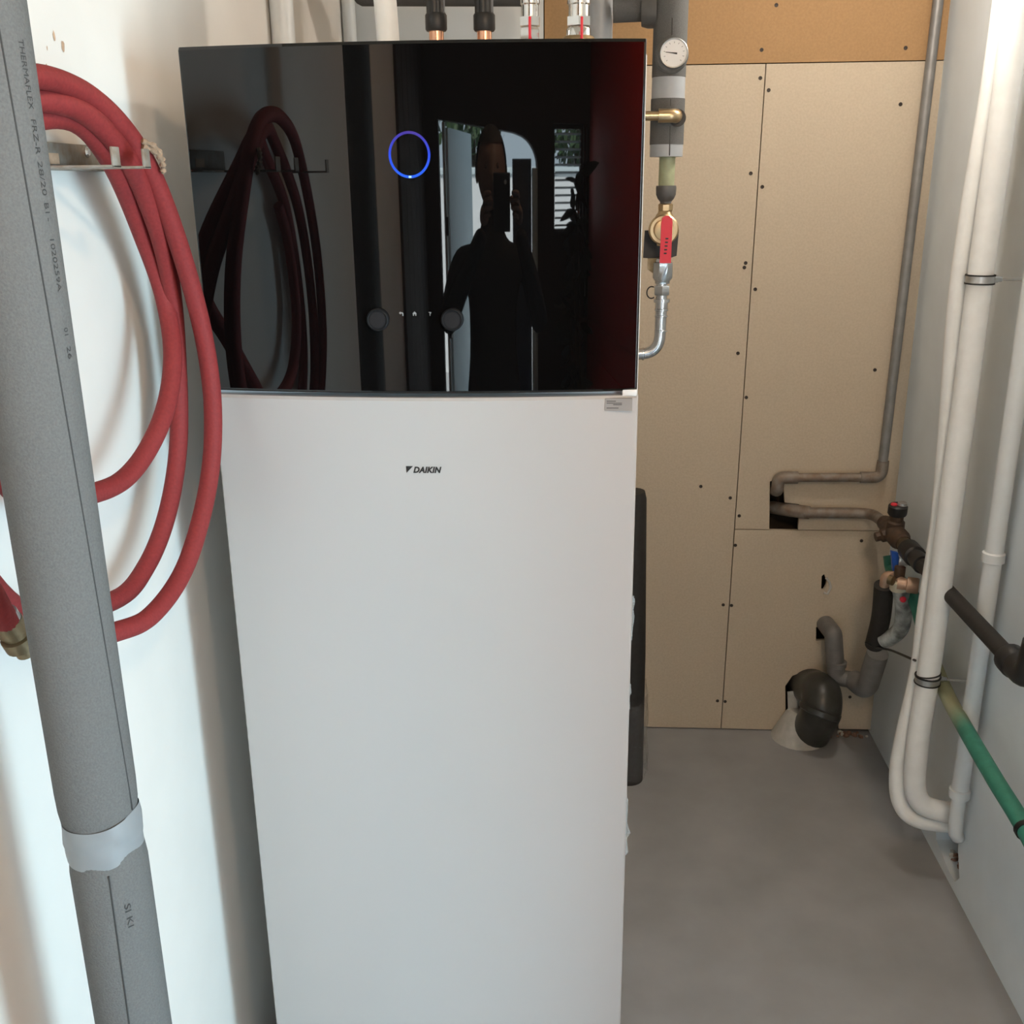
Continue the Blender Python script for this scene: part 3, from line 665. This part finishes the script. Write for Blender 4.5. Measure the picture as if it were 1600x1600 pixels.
# black insulated post leaning on the floor behind the cabinet, wrapped in film
f = thing('wrapped_black_post', (.165, 2.66, 0), 'black foam covered post standing on the floor behind the cabinet, foot wrapped in film', 'post')
zt2 = Y(1000, 768, 2.66).z
T('foam_sleeve', 'blackpipe', [V((.163, 2.66, .0)), V((.160, 2.66, .4)), V((.152, 2.66, zt2-.02)), V((.151, 2.66, zt2))], [.044, .043, .040, .036], f, 24)
def wrap(bm):
    rows = []
    for j in range(9):
        z = .018+.27*j/8; row = []
        for k in range(30):
            a = 2*PI*k/30; r = .049+.006*(1-j/8)+.004*math.sin(5*a+j*1.3)+.003*math.sin(9*a-j)
            row.append(bm.verts.new((.1625+r*math.cos(a), 2.66+r*math.sin(a), z+(.03*math.sin(a*2+1) if j == 8 else 0))))
        rows.append(row)
    for A, B in zip(rows, rows[1:]):
        for k in range(30): bm.faces.new((A[k], A[(k+1) % 30], B[(k+1) % 30], B[k]))
part(f, 'film_wrap', 'wrapfilm', wrap, ang=80)
adopt(f)

# ------------------------------------------------------------------ pipes on the back wall
YP = YB-.022
f = thing('steel_pipe', Y(1380, 735, YP), 'thin grey steel pipe running down the back wall corner into the notch', 'pipe')
pA, pB = Y(1466, 0, YP), Y(1379, 740, YP)
c1 = Y(1377, 746, YP); c2 = Y(1222, 746, YP); c3 = Y(1213, 790, YP)
up = pA+(pA-c1).normalized()*0; dirv = (pA-c1); topz = c1+dirv*((ZC-.002-c1.z)/dirv.z)
T('pipe_run', 'steel', [topz, V((c1.x, YP, c1.z+.03))], .0135, f, 16)
T('corner_elbow', 'rust', bend([V((c1.x+dirv.x*.035, YP, c1.z+.05)), V((c1.x, YP, c1.z)), V((c1.x-.06, YP, c1.z))], .035), .0165, f, 18)
T('horizontal_run', 'rust', [V((c1.x-.05, YP, c1.z)), V((c2.x+.03, YP, c2.z))], .0130, f, 16)
T('inlet_elbow', 'rust', bend([V((c2.x+.045, YP, c2.z)), V((c2.x-.012, YP, c2.z)), V((c2.x-.010, YP, c2.z-.04)), V((c2.x-.008, YB+.03, c2.z-.055)), V((c2.x-.008, YB+.09, c2.z-.06))], .03), .0180, f, 18)
adopt(f)

ZP = .757; XP = .872
f = thing('wall_supply_pipe', (XP, 2.5, ZP), 'rusty to black pipe bending from the notch along the right wall, with valve knob', 'pipe')
a0 = Y(1224, 801, YB+.03); a1 = Y(1265, 801, YP)
T('inlet', 'rust', [V((a0.x-.03, YB+.06, a1.z-.01)), V((a0.x+.01, YB+.0, a1.z)), V((a1.x, YP, a1.z))], .0195, f, 18)
T('elbow_run', 'rust', bend([V((a1.x-.02, YP, a1.z)), V((XP, YP, a1.z)), V((XP, 2.79, ZP))], .05, 8), .0160, f, 18)
T('valve_barrel', 'brown', [V((XP, 2.80, ZP)), V((XP, 2.76, ZP)), V((XP, 2.75, ZP)), V((XP, 2.66, ZP)), V((XP, 2.65, ZP)), V((XP, 2.62, ZP))], [.022, .022, .029, .029, .022, .022], f, 20)
L('valve_bonnet', 'brown', V((XP, 2.71, ZP)), (0, -.1, 1), [(0, .026), (.035, .024), (.04, .019), (.058, .019)], f, 18)
kn = L('valve_knob', 'blackp', V((XP, 2.704, ZP+.055)), (0, -.1, 1), [(0, .023), (.004, .0255), (.026, .0255), (.030, .021)], f, 14)
L('knob_cap', 'galv', V((XP+.010, 2.700, ZP+.084)), (0, -.1, 1), [(0, .013), (.007, .012)], kn, 14)
L('knob_mark', 'red', V((XP-.012, 2.700, ZP+.084)), (0, -.1, 1), [(0, .009), (.004, .008)], kn, 12)
L('valve_plug', 'brown', V((XP, 2.71, ZP)), (-1, -.1, -.2), [(0, .02), (.036, .018), (.04, .013), (.052, .013)], f, 8)
L('coupling', 'dbrass', V((XP, 2.63, ZP)), (0, -1, 0), [(0, .0195), (.03, .0195), (.034, .0225), (.048, .0225), (.05, .019)], f, 20)
L('black_sleeve', 'blackp', V((XP, 2.585, ZP)), (0, -1, 0), [(0, .026), (.003, .028), (.06, .028), (.064, .022), (.09, .024), (.12, .024), (.122, .02)], f, 20)
T('black_run', 'blackpipe', [V((XP, 2.48, ZP)), V((XP, 1.88, ZP+.008))], .0185, f, 20)
T('end_elbow', 'blackp', bend([V((XP, 1.905, ZP+.008)), V((XP, 1.83, ZP+.009)), V((XP, 1.815, ZP+.09))], .05, 8), .028, f, 20)
L('elbow_collar', 'blackp', V((XP, 1.925, ZP+.008)), (0, -1, 0), [(0, .026), (.003, .031), (.034, .031), (.038, .028)], f, 20)
T('black_riser', 'blackpipe', [V((XP, 1.815, ZP+.085)), V((XP, 1.80, 1.30))], .0215, f, 18)
adopt(f)

# copper branch with drain hose, beside the corner
b0 = V((XP, 2.50, ZP-.012)); b1 = Y(1384, 899, 2.60)
f = thing('copper_branch', b1, 'copper branch pipe with elbow at the corner valves', 'pipe')
T('copper_run', 'copper_dull', [V((XP-.012, 2.505, b1.z+.012)), V((b1.x+.01, b1.y, b1.z))], .0105, f, 16)
T('copper_elbow', 'copper_dull', bend([V((b1.x+.022, b1.y-.01, b1.z+.0015)), V((b1.x, b1.y, b1.z)), V((b1.x-.001, b1.y, b1.z-.045))], .018), .0132, f, 16)
L('copper_tee', 'copper_dull', V((XP+.004, 2.485, b1.z+.016)), (-1, .35, 0), [(0, .019), (.004, .021), (.028, .021), (.03, .0145), (.052, .0145)], f, 18)
L('joint_ring', 'dbrass', V((XP-.045, 2.535, b1.z+.010)), (-1, 1.0, 0), [(0, .013), (.012, .013)], f, 16)
adopt(f)

d1 = V((b1.x-.002, b1.y, b1.z-.028)); d2 = Y(1366, 1008, 2.68); d3 = Y(1362, 1040, 2.74)
f = thing('dark_drain_hose', d3, 'dark upright drain hose below the copper elbow, tied with a black wire', 'hose')
T('foam_hose', 'blackpipe', spline([d1, d1+(d2-d1)*.5+V((.004, -.006, 0)), d2], 8), .0255, f, 20)
T('wire', 'blackp', spline([Y(1352, 1003, 2.655), Y(1370, 1012, 2.65), Y(1392, 1016, 2.60), Y(1430, 1032, 2.30)], 6), .0032, f, 8)
adopt(f)

f = thing('grey_trap', Y(1330, 1055, 2.85), 'grey plastic drain trap leading from the dark hose into the wall', 'drain pipe')
w0 = Y(1284, 992, YB); w1 = Y(1302, 990, 2.88); w2 = Y(1306, 1050, 2.88); w3 = Y(1345, 1062, 2.86); w4 = Y(1363, 1045, 2.76)
T('wall_elbow', 'drain', bend([V((w0.x+.004, YB+.06, w1.z-.002)), V((w0.x+.012, 2.90, w1.z)), V((w1.x, 2.88, w1.z)), V((w2.x, 2.88, w2.z))], .045, 8), .0265, f, 22)
T('trap_run', 'drain', bend([V((w2.x, 2.88, w2.z+.03)), V((w2.x+.002, 2.88, w2.z-.018)), V((w3.x, w3.y, w3.z-.004))], .04, 8), .0255, f, 22)
L('run_collar', 'drain', V((w2.x, 2.88, w2.z+.02)), (0, 0, 1), [(0, .0265), (.002, .0295), (.016, .0295), (.018, .0265)], f, 22)
T('socket_elbow', 'steel', bend([w3+V((-.02, .005, -.004)), V((w4.x-.002, w4.y+.03, w3.z)), w4+V((.004, -.02, .06))], .05, 8), .031, f, 22)
adopt(f)

f = thing('safety_fitting', Y(1405, 910, 2.66), 'mottled grey safety fitting with cream nut and blue lever under the valve knob', 'valve')
s0_, s1_, s2_, s3_ = Y(1404, 908, 2.56), Y(1411, 945, 2.58), Y(1409, 978, 2.60), Y(1380, 1000, 2.64)
T('bent_spout', 'mottle', spline([s0_, s1_, s2_, s2_+(s3_-s2_)*.5+V((0, 0, -.012)), s3_], 7), [.0215]*29, f, 18)
L('cream_nut', 'cream', s0_+V((0, -.002, .004)), (0.1, 0, -1), [(0, .020), (.003, .0240), (.026, .0240), (.030, .0205)], f, 10)
L('neck', 'brown', s0_+V((0, 0, .04)), (0, 0, -1), [(0, .014), (.03, .014)], f, 14)
rd = Y(1411, 937, 2.545); L('red_dot', 'red', rd+V((0, .004, 0)), (0, -1, .15), [(0, .008), (.006, .008), (.007, .006)], f, 16, label='small red dot')
u0, u1 = Y(1393, 858, 2.62), Y(1401, 892, 2.60)
part(f, 'blue_lever', 'blue', lambda bm: prism(bm, [[(u0.x-.006, u0.z), (u0.x+.012, u0.z-.004), (u1.x+.010, u1.z+.01), (u1.x+.006, u1.z-.004), (u1.x-.010, u1.z)]], lambda u, v, d: V((u, 2.60+d, v)), .012), smooth=False, label='blue lever')
tg = Y(1412, 878, 2.57)
part(f, 'tag_plate', 'galv', lambda bm: box(bm, tg-V((.012, .001, .011)), tg+V((.012, .003, .011)), .001))
adopt(f)

# green hose along the right wall
gpts = [Y(1390, 868, 2.79), Y(1396, 895, 2.76), X(1428, 935, .895), X(1450, 1010, .905), X(1478, 1082, .899), X(1512, 1145, .876), X(1557, 1222, .874), X(1600, 1292, .88), V((.89, 1.55, .43)), V((.918, 1.2, .41)), V((.918, .6, .40))]
f = thing('green_hose', gpts[5], 'dark green hose slanting down along the right wall behind the white pipes', 'hose')
gs = spline(gpts, 8)
T('hose_run', 'green', gs, .0180, f, 18)
L('clip', 'blackp', X(1600, 1294, .88), (0, -1, -.05), [(0, .0205), (.012, .0205)], f, 18)
adopt(f)

# large drain bend in the corner
f = thing('drain_bend', Y(1270, 1090, 2.85), 'large dark drain bend coming from the wall into a pale mortar collar', 'drain pipe')
q = [Y(1262, 1072, YB), Y(1280, 1075, 2.87), Y(1283, 1105, 2.83), Z(1262, 1150, .0)]
path = bend([V((q[0].x, YB+.07, q[0].z+.0)), V((q[0].x+.01, 2.93, q[0].z)), V((q[1].x+.006, 2.855, q[1].z-.005)), V((q[2].x, 2.82, q[2].z-.01)), V((q[3].x, q[3].y+.02, -.03))], .055, 8)
T('bend', 'ddrain', path, .060, f, 28)
L('bend_ring', 'ddrain', V((q[2].x-.002, 2.822, q[2].z+.004)), (-.35, -.25, -1), [(0, .060), (.003, .064), (.018, .064), (.021, .060)], f, 28)
L('mortar_collar', 'mortar', V((q[3].x-.030, q[3].y-.005, -.004)), (0, 0, 1), [(0, .088), (.012, .082), (.045, .066), (.085, .046), (.100, .030)], f, 22, label='pale mortar collar')
part(f, 'paper_scrap', 'mortar', lambda bm: prism(bm, [[Y(*p_, 2.935).xz[:] for p_ in [(1230, 1080), (1246, 1079), (1249, 1098), (1243, 1112), (1231, 1110)]]], lambda u, v, d: V((u, 2.93+d, v)), .003), smooth=False)
adopt(f)

# ------------------------------------------------------------------ white pipes on the right
XA, YA, RA = .852, 2.275, .0262
f = thing('white_foam_pipe', (XA, YA, .2), 'thicker white foam pipe clamped to rods on the right wall', 'pipe', 'white foam pipes on the right wall')
hw_ = V((XR+.03, X(1497, 1310, XR).y+.01, X(1497, 1296, XR).z))
la = [V((XA+.004, YA, ZC-.001)), V((XA+.004, YA, 2.1)), V((XA+.003, YA, 1.75)), V((XA-.001, YA-.002, 1.48)), V((XA, YA, 1.2)), V((XA-.002, YA, .95)), V((XA, YA+.003, .70)), V((XA-.002, YA+.004, .534)), V((XA-.008, YA-.002, .37)), V((XA-.006, YA-.010, .255)), V((XA+.012, YA-.014, .205)), V((XA+.05, YA-.02, .187)), V((XR+.03, YA-.03, .182))]
T('foam_sleeve', 'white_foam', spline(la, 8), RA, f, 24)
def clamp(z, root, c):
    p = V((c.x, c.y, z))
    cl = L('clamp', 'galv', p-V((0, 0, .010)), (0, 0, 1), [(0, RA+.0005), (0, RA+.003), (.006, RA+.0025), (.014, RA+.0025), (.020, RA+.003), (.020, RA+.0005)], root, 28)
    for s in (-1, 1): L('rubber_lip', 'blackp', p+V((0, 0, .0085*s-.0015)), (0, 0, 1), [(0, RA+.0042), (.003, RA+.0042)], cl, 28)
    L('clamp_boss', 'zinc', p+V((RA, 0, 0)), (1, 0, 0), [(0, .008), (.010, .008), (.011, .006), (.018, .006)], cl, 12)
    T('rod', 'galv', [p+V((RA+.01, 0, 0)), V((XR+.02, p.y-.004, z-.002))], .003, cl, 8)
for zc, c in ((X(1535, 437, XA).z, V((XA-.001, YA-.002, 0))), (X(1447, 1056, XA).z, V((XA-.002, YA+.004, 0)))): clamp(zc, f, c)
T('band', 'blackp', [V((XA-.002, YA+.004, X(1440, 1037, XA).z)) + V(((RA+.001)*math.cos(a), (RA+.001)*math.sin(a), .006*math.cos(a+.6))) for a in [2*PI*k/28 for k in range(29)]], .0022, f, 6)
adopt(f)
XB_, YB_, RB = .828, 2.322, .0205
f = thing('white_foam_pipe', (XB_, YB_, .2), 'slimmer white foam pipe with a printed line running just left of the clamped pipe', 'pipe', 'white foam pipes on the right wall')
lb = [V((.846, YB_, ZC-.001)), V((.846, YB_, 2.1)), V((.842, YB_, 1.85)), V((.830, YB_, 1.6)), V((.828, YB_, 1.4)), V((.842, YB_, 1.1)), V((.848, YB_, .9)), V((.842, YB_, .70)), V((.842, YB_, .534)), V((.825, YB_-.005, .37)), V((.817, YB_-.012, .262)), V((.827, YB_-.03, .180)), V((.868, YB_-.05, .145)), V((XR+.03, YB_-.06, .138))]
sb = spline(lb, 8)
T('foam_sleeve', 'white_foam', sb, RB, f, 22)
# printed line: small dark dashes along the sleeve, facing the room
ln = [p for p in sb if .9 < p.z < 2.1]
for i, (p, q_) in enumerate(zip(ln, ln[1:])):
    for k in range(3):
        if random.random() < .25: continue
        a = p+(q_-p)*(k/3+.02); b_ = p+(q_-p)*(k/3+random.uniform(.10, .22)); off = V((.62, -.785, 0))*(RB-.0002)
        T('printed_dash', 'ftext', [a+off, b_+off], .0011, f, 5)
adopt(f)
XCc, YCc = .915, 2.165
f = thing('white_plastic_pipe', (XCc, YCc, .27), 'plain white plastic pipe with sockets close to the right wall', 'pipe')
zb3 = X(1503, 1245, XCc).z
T('pipe_run', 'white_pvc', [V((XCc, YCc, zb3)), V((XCc, YCc, ZC-.001))], .0195, f, 22)
for py, px in ((874, 1556), (1243, 1502)):
    z = X(px, py, XCc).z; L('socket', 'white_pvc', V((XCc, YCc, z-.012)), (0, 0, 1), [(0, .0205), (.002, .0240), (.022, .0240), (.025, .0205)], f, 22)
T('lower_tail', 'white_pvc', spline([V((XCc, YCc, zb3+.01)), V((XCc+.002, YCc, .2)), V((XCc+.012, YCc+.01, .17)), V((XR-.004, YCc+.03, .155))], 6), .0165, f, 18)
T('shadow_gap_clip', 'galv', [V((XCc, YCc, 1.7)), V((XR, YCc, 1.7))], .004, f, 8)
adopt(f)

# ------------------------------------------------------------------ ceiling lamp lighting the wall warm, plus added aisle fill (both out of the picture)
M['bulb'] = emit('warm_bulb', LAMP_C, 6.0)
for P_, E_, where, C_ in LAMPS:
    lp = thing('ceiling_or_fill_lamp', (P_[0], P_[1], ZC), 'small warm ceiling lamp ' + where, 'lamp', 'ceiling lamps')
    L('lamp_base', 'white_pvc', V((P_[0], P_[1], ZC)), (0, 0, -1), [(0, .06), (.02, .06), (.024, .05)], lp, 28)
    T('lamp_stem', 'white_pvc', [V((P_[0], P_[1], ZC-.02)), V((P_[0], P_[1], P_[2]+.06))], .014, lp, 12)
    L('bulb', 'bulb', V((P_[0], P_[1], P_[2]+.062)), (0, 0, -1), [(0, .012), (.012, .014)], lp, 16)
    adopt(lp)
    pl = bpy.data.lights.new('lamp_bulb_light', 'POINT'); pl.energy = E_; pl.color = C_; pl.shadow_soft_size = .04
    po = bpy.data.objects.new('lamp_bulb_light', pl); COL.objects.link(po); po.location = P_

# ------------------------------------------------------------------ red door leaf folded back against the right wall, behind the photographer
f = thing('sliding_door_leaf', (XR-.03, -1.25, 0), 'tall dark red sliding door leaf along the right wall, mirrored in the black panel', 'door')
part(f, 'leaf', 'dark_red', lambda bm: box(bm, (XR-.045, -1.89, .01), (XR-.005, -.34, 2.42), .003))
for (z0, z1) in ((.15, .95), (1.1, 2.3)):
    part(f, 'raised_panel', 'dark_red', lambda bm: box(bm, (XR-.052, -1.72, z0), (XR-.044, -.50, z1), .003))
adopt(f)

# ------------------------------------------------------------------ house plant in front of the rear window
f = thing('house_plant', (.72, -1.62, 0), 'dark leafy house plant by the rear window, mirrored in the black panel', 'plant')
L('pot', 'pot', V((.72, -1.62, 0)), (0, 0, 1), [(0, .075), (.02, .08), (.18, .105), (.19, .11), (.2, .11), (.2, .09)], f, 22)
for i in range(3):
    T('stem', 'bark', spline([V((.70+.02*i, -1.62, .19)), V((.70+.03*i, -1.62+.02*i, .7)), V((.70+.03*(i-1), -1.62, 1.2+.2*i))], 5), [.008]*11, f, 7)
bm = bmesh.new()
prism(bm, [[(0, 0), (.028, .05), (.034, .10), (.02, .16), (0, .20), (-.02, .16), (-.034, .10), (-.028, .05)]], lambda u, v, d: V((u, v, -.25*u*u*20+d-.8*v*v)), .0008)
lf = None
for i in range(70):
    if lf is None: o = fin('leaf', bm, 'house_leaf', f, smooth=False); lf = o
    else: o = lf.copy(); COL.objects.link(o); o.parent = f
    z = random.uniform(.8, 1.72)
    o.matrix_parent_inverse = Matrix.Translation(-V(f.location))
    o.location = (.715+random.uniform(-.05, .07), -1.62+random.uniform(-.03, .03), z)
    o.rotation_euler = (random.uniform(-1.0, .8), random.uniform(-1.5, 1.5), random.uniform(0, 6.28))
    s = random.uniform(.6, 1.0); o.scale = (s, s, s)
for c in f.children: c.matrix_parent_inverse = Matrix.Translation(-V(f.location))

# ------------------------------------------------------------------ outside the rear door
struct('yard', 'ground', lambda bm: box(bm, (-14, -16, -.25), (14, YR-.16, -.05)))
f = thing('garden_wall', (0, -7, -.05), 'white rendered garden wall outside the rear door', 'wall')
part(f, 'wall_slab', 'render', lambda bm: box(bm, (-6, -7.15, -.05), (6, -7.0, 1.75)), smooth=False)
part(f, 'coping', 'frame', lambda bm: box(bm, (-6, -7.2, 1.75), (6, -6.95, 1.81), .01)); adopt(f)
def leafcloud(bm, c, rx, rz, n):
    for _ in range(n):
        d = V((random.gauss(0, 1), random.gauss(0, 1), random.gauss(0, 1))).normalized()*random.uniform(.55, 1)**.5
        p = V(c)+V((d.x*rx, d.y*rx, d.z*rz)); e = V((random.gauss(0, 1), random.gauss(0, 1), random.gauss(0, 1))).normalized()
        s = random.uniform(.06, .13); t1 = e.orthogonal().normalized()*s; t2 = e.cross(t1)*.6
        bm.faces.new([bm.verts.new(p+t1), bm.verts.new(p+t2), bm.verts.new(p-t1), bm.verts.new(p-t2)])
for i, (x, y, h, r, lab) in enumerate(((-2.9, -8.6, 3.0, 1.2, 'leftmost garden tree behind the white wall'), (-.25, -9.0, 3.2, 1.35, 'middle garden tree behind the white wall'), (2.4, -8.8, 2.9, 1.1, 'rightmost garden tree behind the white wall'))):
    f = thing('garden_tree', (x, y, -.05), lab, 'tree', 'garden trees')
    T('trunk', 'bark', [V((x, y, -.05)), V((x+.05, y, h*.5)), V((x, y, h))], [.10, .08, .04], f, 8)
    bm = bmesh.new(); leafcloud(bm, (x, y, h), r, r*1.0, 1300)
    cr = fin('crown', bm, 'leaf', f, smooth=False); cr['kind'] = 'stuff'
    adopt(f)

# ------------------------------------------------------------------ the photographer (mirrored in the black panel)
person = thing('person', (-.05, -.46, 0), 'person in dark clothes holding up a phone, mirrored in the black panel', 'person')
def skin_mesh(name, verts, edges, root, m, sub=2):
    me = bpy.data.meshes.new(name); me.from_pydata([v[0] for v in verts], edges, [])
    o = bpy.data.objects.new(name, me); COL.objects.link(o); o.modifiers.new('s', 'SKIN')
    sk = me.skin_vertices[0].data
    for i, v in enumerate(verts):
        r = v[1]; sk[i].radius = r if isinstance(r, tuple) else (r, r); sk[i].use_root = (i == root)
    o.modifiers['s'].use_smooth_shade = True
    sb_ = o.modifiers.new('b', 'SUBSURF'); sb_.levels = sub; sb_.render_levels = sub
    bpy.context.view_layer.update()
    dg = bpy.context.evaluated_depsgraph_get(); me2 = bpy.data.meshes.new_from_object(o.evaluated_get(dg))
    bpy.data.objects.remove(o); me2.name = name; me2.materials.clear()
    for p in me2.polygons: p.use_smooth = True
    return link(name, me2, m, person)
px_, py_ = -.05, -.46
PV = [((px_, py_, .98), (.155, .11)), ((px_, py_, 1.18), (.140, .10)), ((px_, py_+.01, 1.38), (.165, .11)), ((px_, py_, 1.50), (.10, .08)), ((px_, py_+.015, 1.58), .055), ((px_, py_+.03, 1.66), .06),
      # left arm
      ((px_-.19, py_-.01, 1.46), .062), ((px_-.27, py_+.05, 1.26), .052), ((px_-.17, py_+.27, 1.40), .042), ((px_-.055, py_+.40, 1.56), .029),
      # right arm
      ((px_+.19, py_-.01, 1.46), .062), ((px_+.27, py_+.05, 1.26), .052), ((px_+.20, py_+.27, 1.40), .042), ((px_+.115, py_+.40, 1.56), .029),
      # legs
      ((px_-.10, py_, .88), .095), ((px_-.11, py_+.01, .50), .068), ((px_-.11, py_-.02, .11), .05), ((px_-.12, py_+.11, .035), (.045, .03)),
      ((px_+.10, py_, .88), .095), ((px_+.11, py_+.01, .50), .068), ((px_+.11, py_-.02, .11), .05), ((px_+.12, py_+.11, .035), (.045, .03))]
PE = [(0, 1), (1, 2), (2, 3), (3, 4), (4, 5), (2, 6), (6, 7), (7, 8), (8, 9), (2, 10), (10, 11), (11, 12), (12, 13), (0, 14), (14, 15), (15, 16), (16, 17), (0, 18), (18, 19), (19, 20), (20, 21)]
skin_mesh('body', PV, PE, 0, 'cloth')
def head(bm):
    bmesh.ops.create_uvsphere(bm, u_segments=28, v_segments=20, radius=1)
    c = V((px_, py_+.035, 1.715))
    for v in bm.verts:
        x, y, z = v.co; wdt = .078*(1-.18*max(0, -z)**1.5); yy = y*.098
        if y > 0: yy *= (1-.08*abs(x))
        nose = .024*math.exp(-((x/.16)**2+((z+.12)/.18)**2)) if y > 0 else 0
        eye = -.008*(math.exp(-(((x-.38)/.18)**2+((z-.10)/.12)**2))+math.exp(-(((x+.38)/.18)**2+((z-.10)/.12)**2))) if y > 0 else 0
        mth = .006*math.exp(-((x/.3)**2+((z+.48)/.08)**2)) if y > 0 else 0
        v.co = c+V((x*wdt, yy+nose+eye+mth, z*.118))
hd = part(person, 'head', 'skin', head, ang=80)
for s in (-1, 1):
    def ear(bm, s=s):
        bmesh.ops.create_uvsphere(bm, u_segments=12, v_segments=8, radius=1)
        for v in bm.verts: v.co = V((px_+s*.079+v.co.x*.010, py_+.025+v.co.y*.018, 1.71+v.co.z*.032))
    part(hd, 'ear', 'skin', ear, ang=80)
    def eye(bm, s=s):
        bmesh.ops.create_uvsphere(bm, u_segments=12, v_segments=8, radius=.009)
        for v in bm.verts: v.co += V((px_+s*.030, py_+.113, 1.727))
    part(hd, 'eye', 'brown', eye, ang=80)
def hairm(bm):
    bmesh.ops.create_uvsphere(bm, u_segments=28, v_segments=20, radius=1)
    dead = [v for v in bm.verts if v.co.z < -.25 or (v.co.y > .25 and v.co.z < .52)]
    bmesh.ops.delete(bm, geom=dead, context='VERTS')
    for v in bm.verts: v.co = V((px_+v.co.x*.086, py_+.03+v.co.y*.106, 1.722+v.co.z*.122))
part(person, 'hair', 'hair', hairm, ang=80)
def hand(wx, wy, wz, side):
    """palm beside the phone, fingers curled behind its edge; side=-1 left hand, +1 right hand"""
    w_ = V((wx, wy, wz)); k = V((wx+side*.004, wy+.028, wz+.055))
    vs = [(w_, .024), (V((wx+side*.006, wy+.012, wz+.03)), (.018, .034)), (k, (.014, .034))]; es = [(0, 1), (1, 2)]
    o = skin_mesh('hand', vs, es, 0, 'skin', 2)
    for j, ln_ in enumerate((.062, .072, .068, .054)):
        zf = wz+.078-.018*j; st_ = V((k.x, wy+.030-.003*j, zf-.010))
        ch = [(st_, .0095), (st_+V((-side*.004, .016, .012)), .0090), (st_+V((-side*.022, .020, .014)), .0082), (st_+V((-side*(ln_*.55), .017, .012)), .0072)]
        fo = skin_mesh('finger', ch, [(0, 1), (1, 2), (2, 3)], 0, 'skin', 1); fo.parent = o
    th = [(V((wx-side*.004, wy+.008, wz+.028)), .011), (V((wx-side*.022, wy+.012, wz+.050)), .0105), (V((wx-side*.028, wy+.016, wz+.076)), .0088)]
    fo = skin_mesh('thumb', th, [(0, 1), (1, 2)], 0, 'skin', 1); fo.parent = o
hand(px_-.045, py_+.408, 1.575, -1); hand(px_+.105, py_+.408, 1.575, 1)
adopt(person)
# the phone held just behind the lens position
ph = thing('mobile_phone', (-.02, -.03, 1.60), 'black mobile phone held up by the mirrored person', 'phone')
def phone(bm):
    box(bm, (-.055, -.0045, -.075), (.022, .0045, .075), .003)
    R_ = Matrix.Rotation(-PITCH*.5, 3, 'X')
    for v in bm.verts: v.co = R_ @ v.co + V((0, -.034, 1.632))
part(ph, 'phone_body', 'phone', phone)
L('lens', 'dial', V((.0, -.0215, 1.683)), (0, 1, 0), [(0, .006), (.002, .006), (.0022, .004)], ph, 16)
adopt(ph)
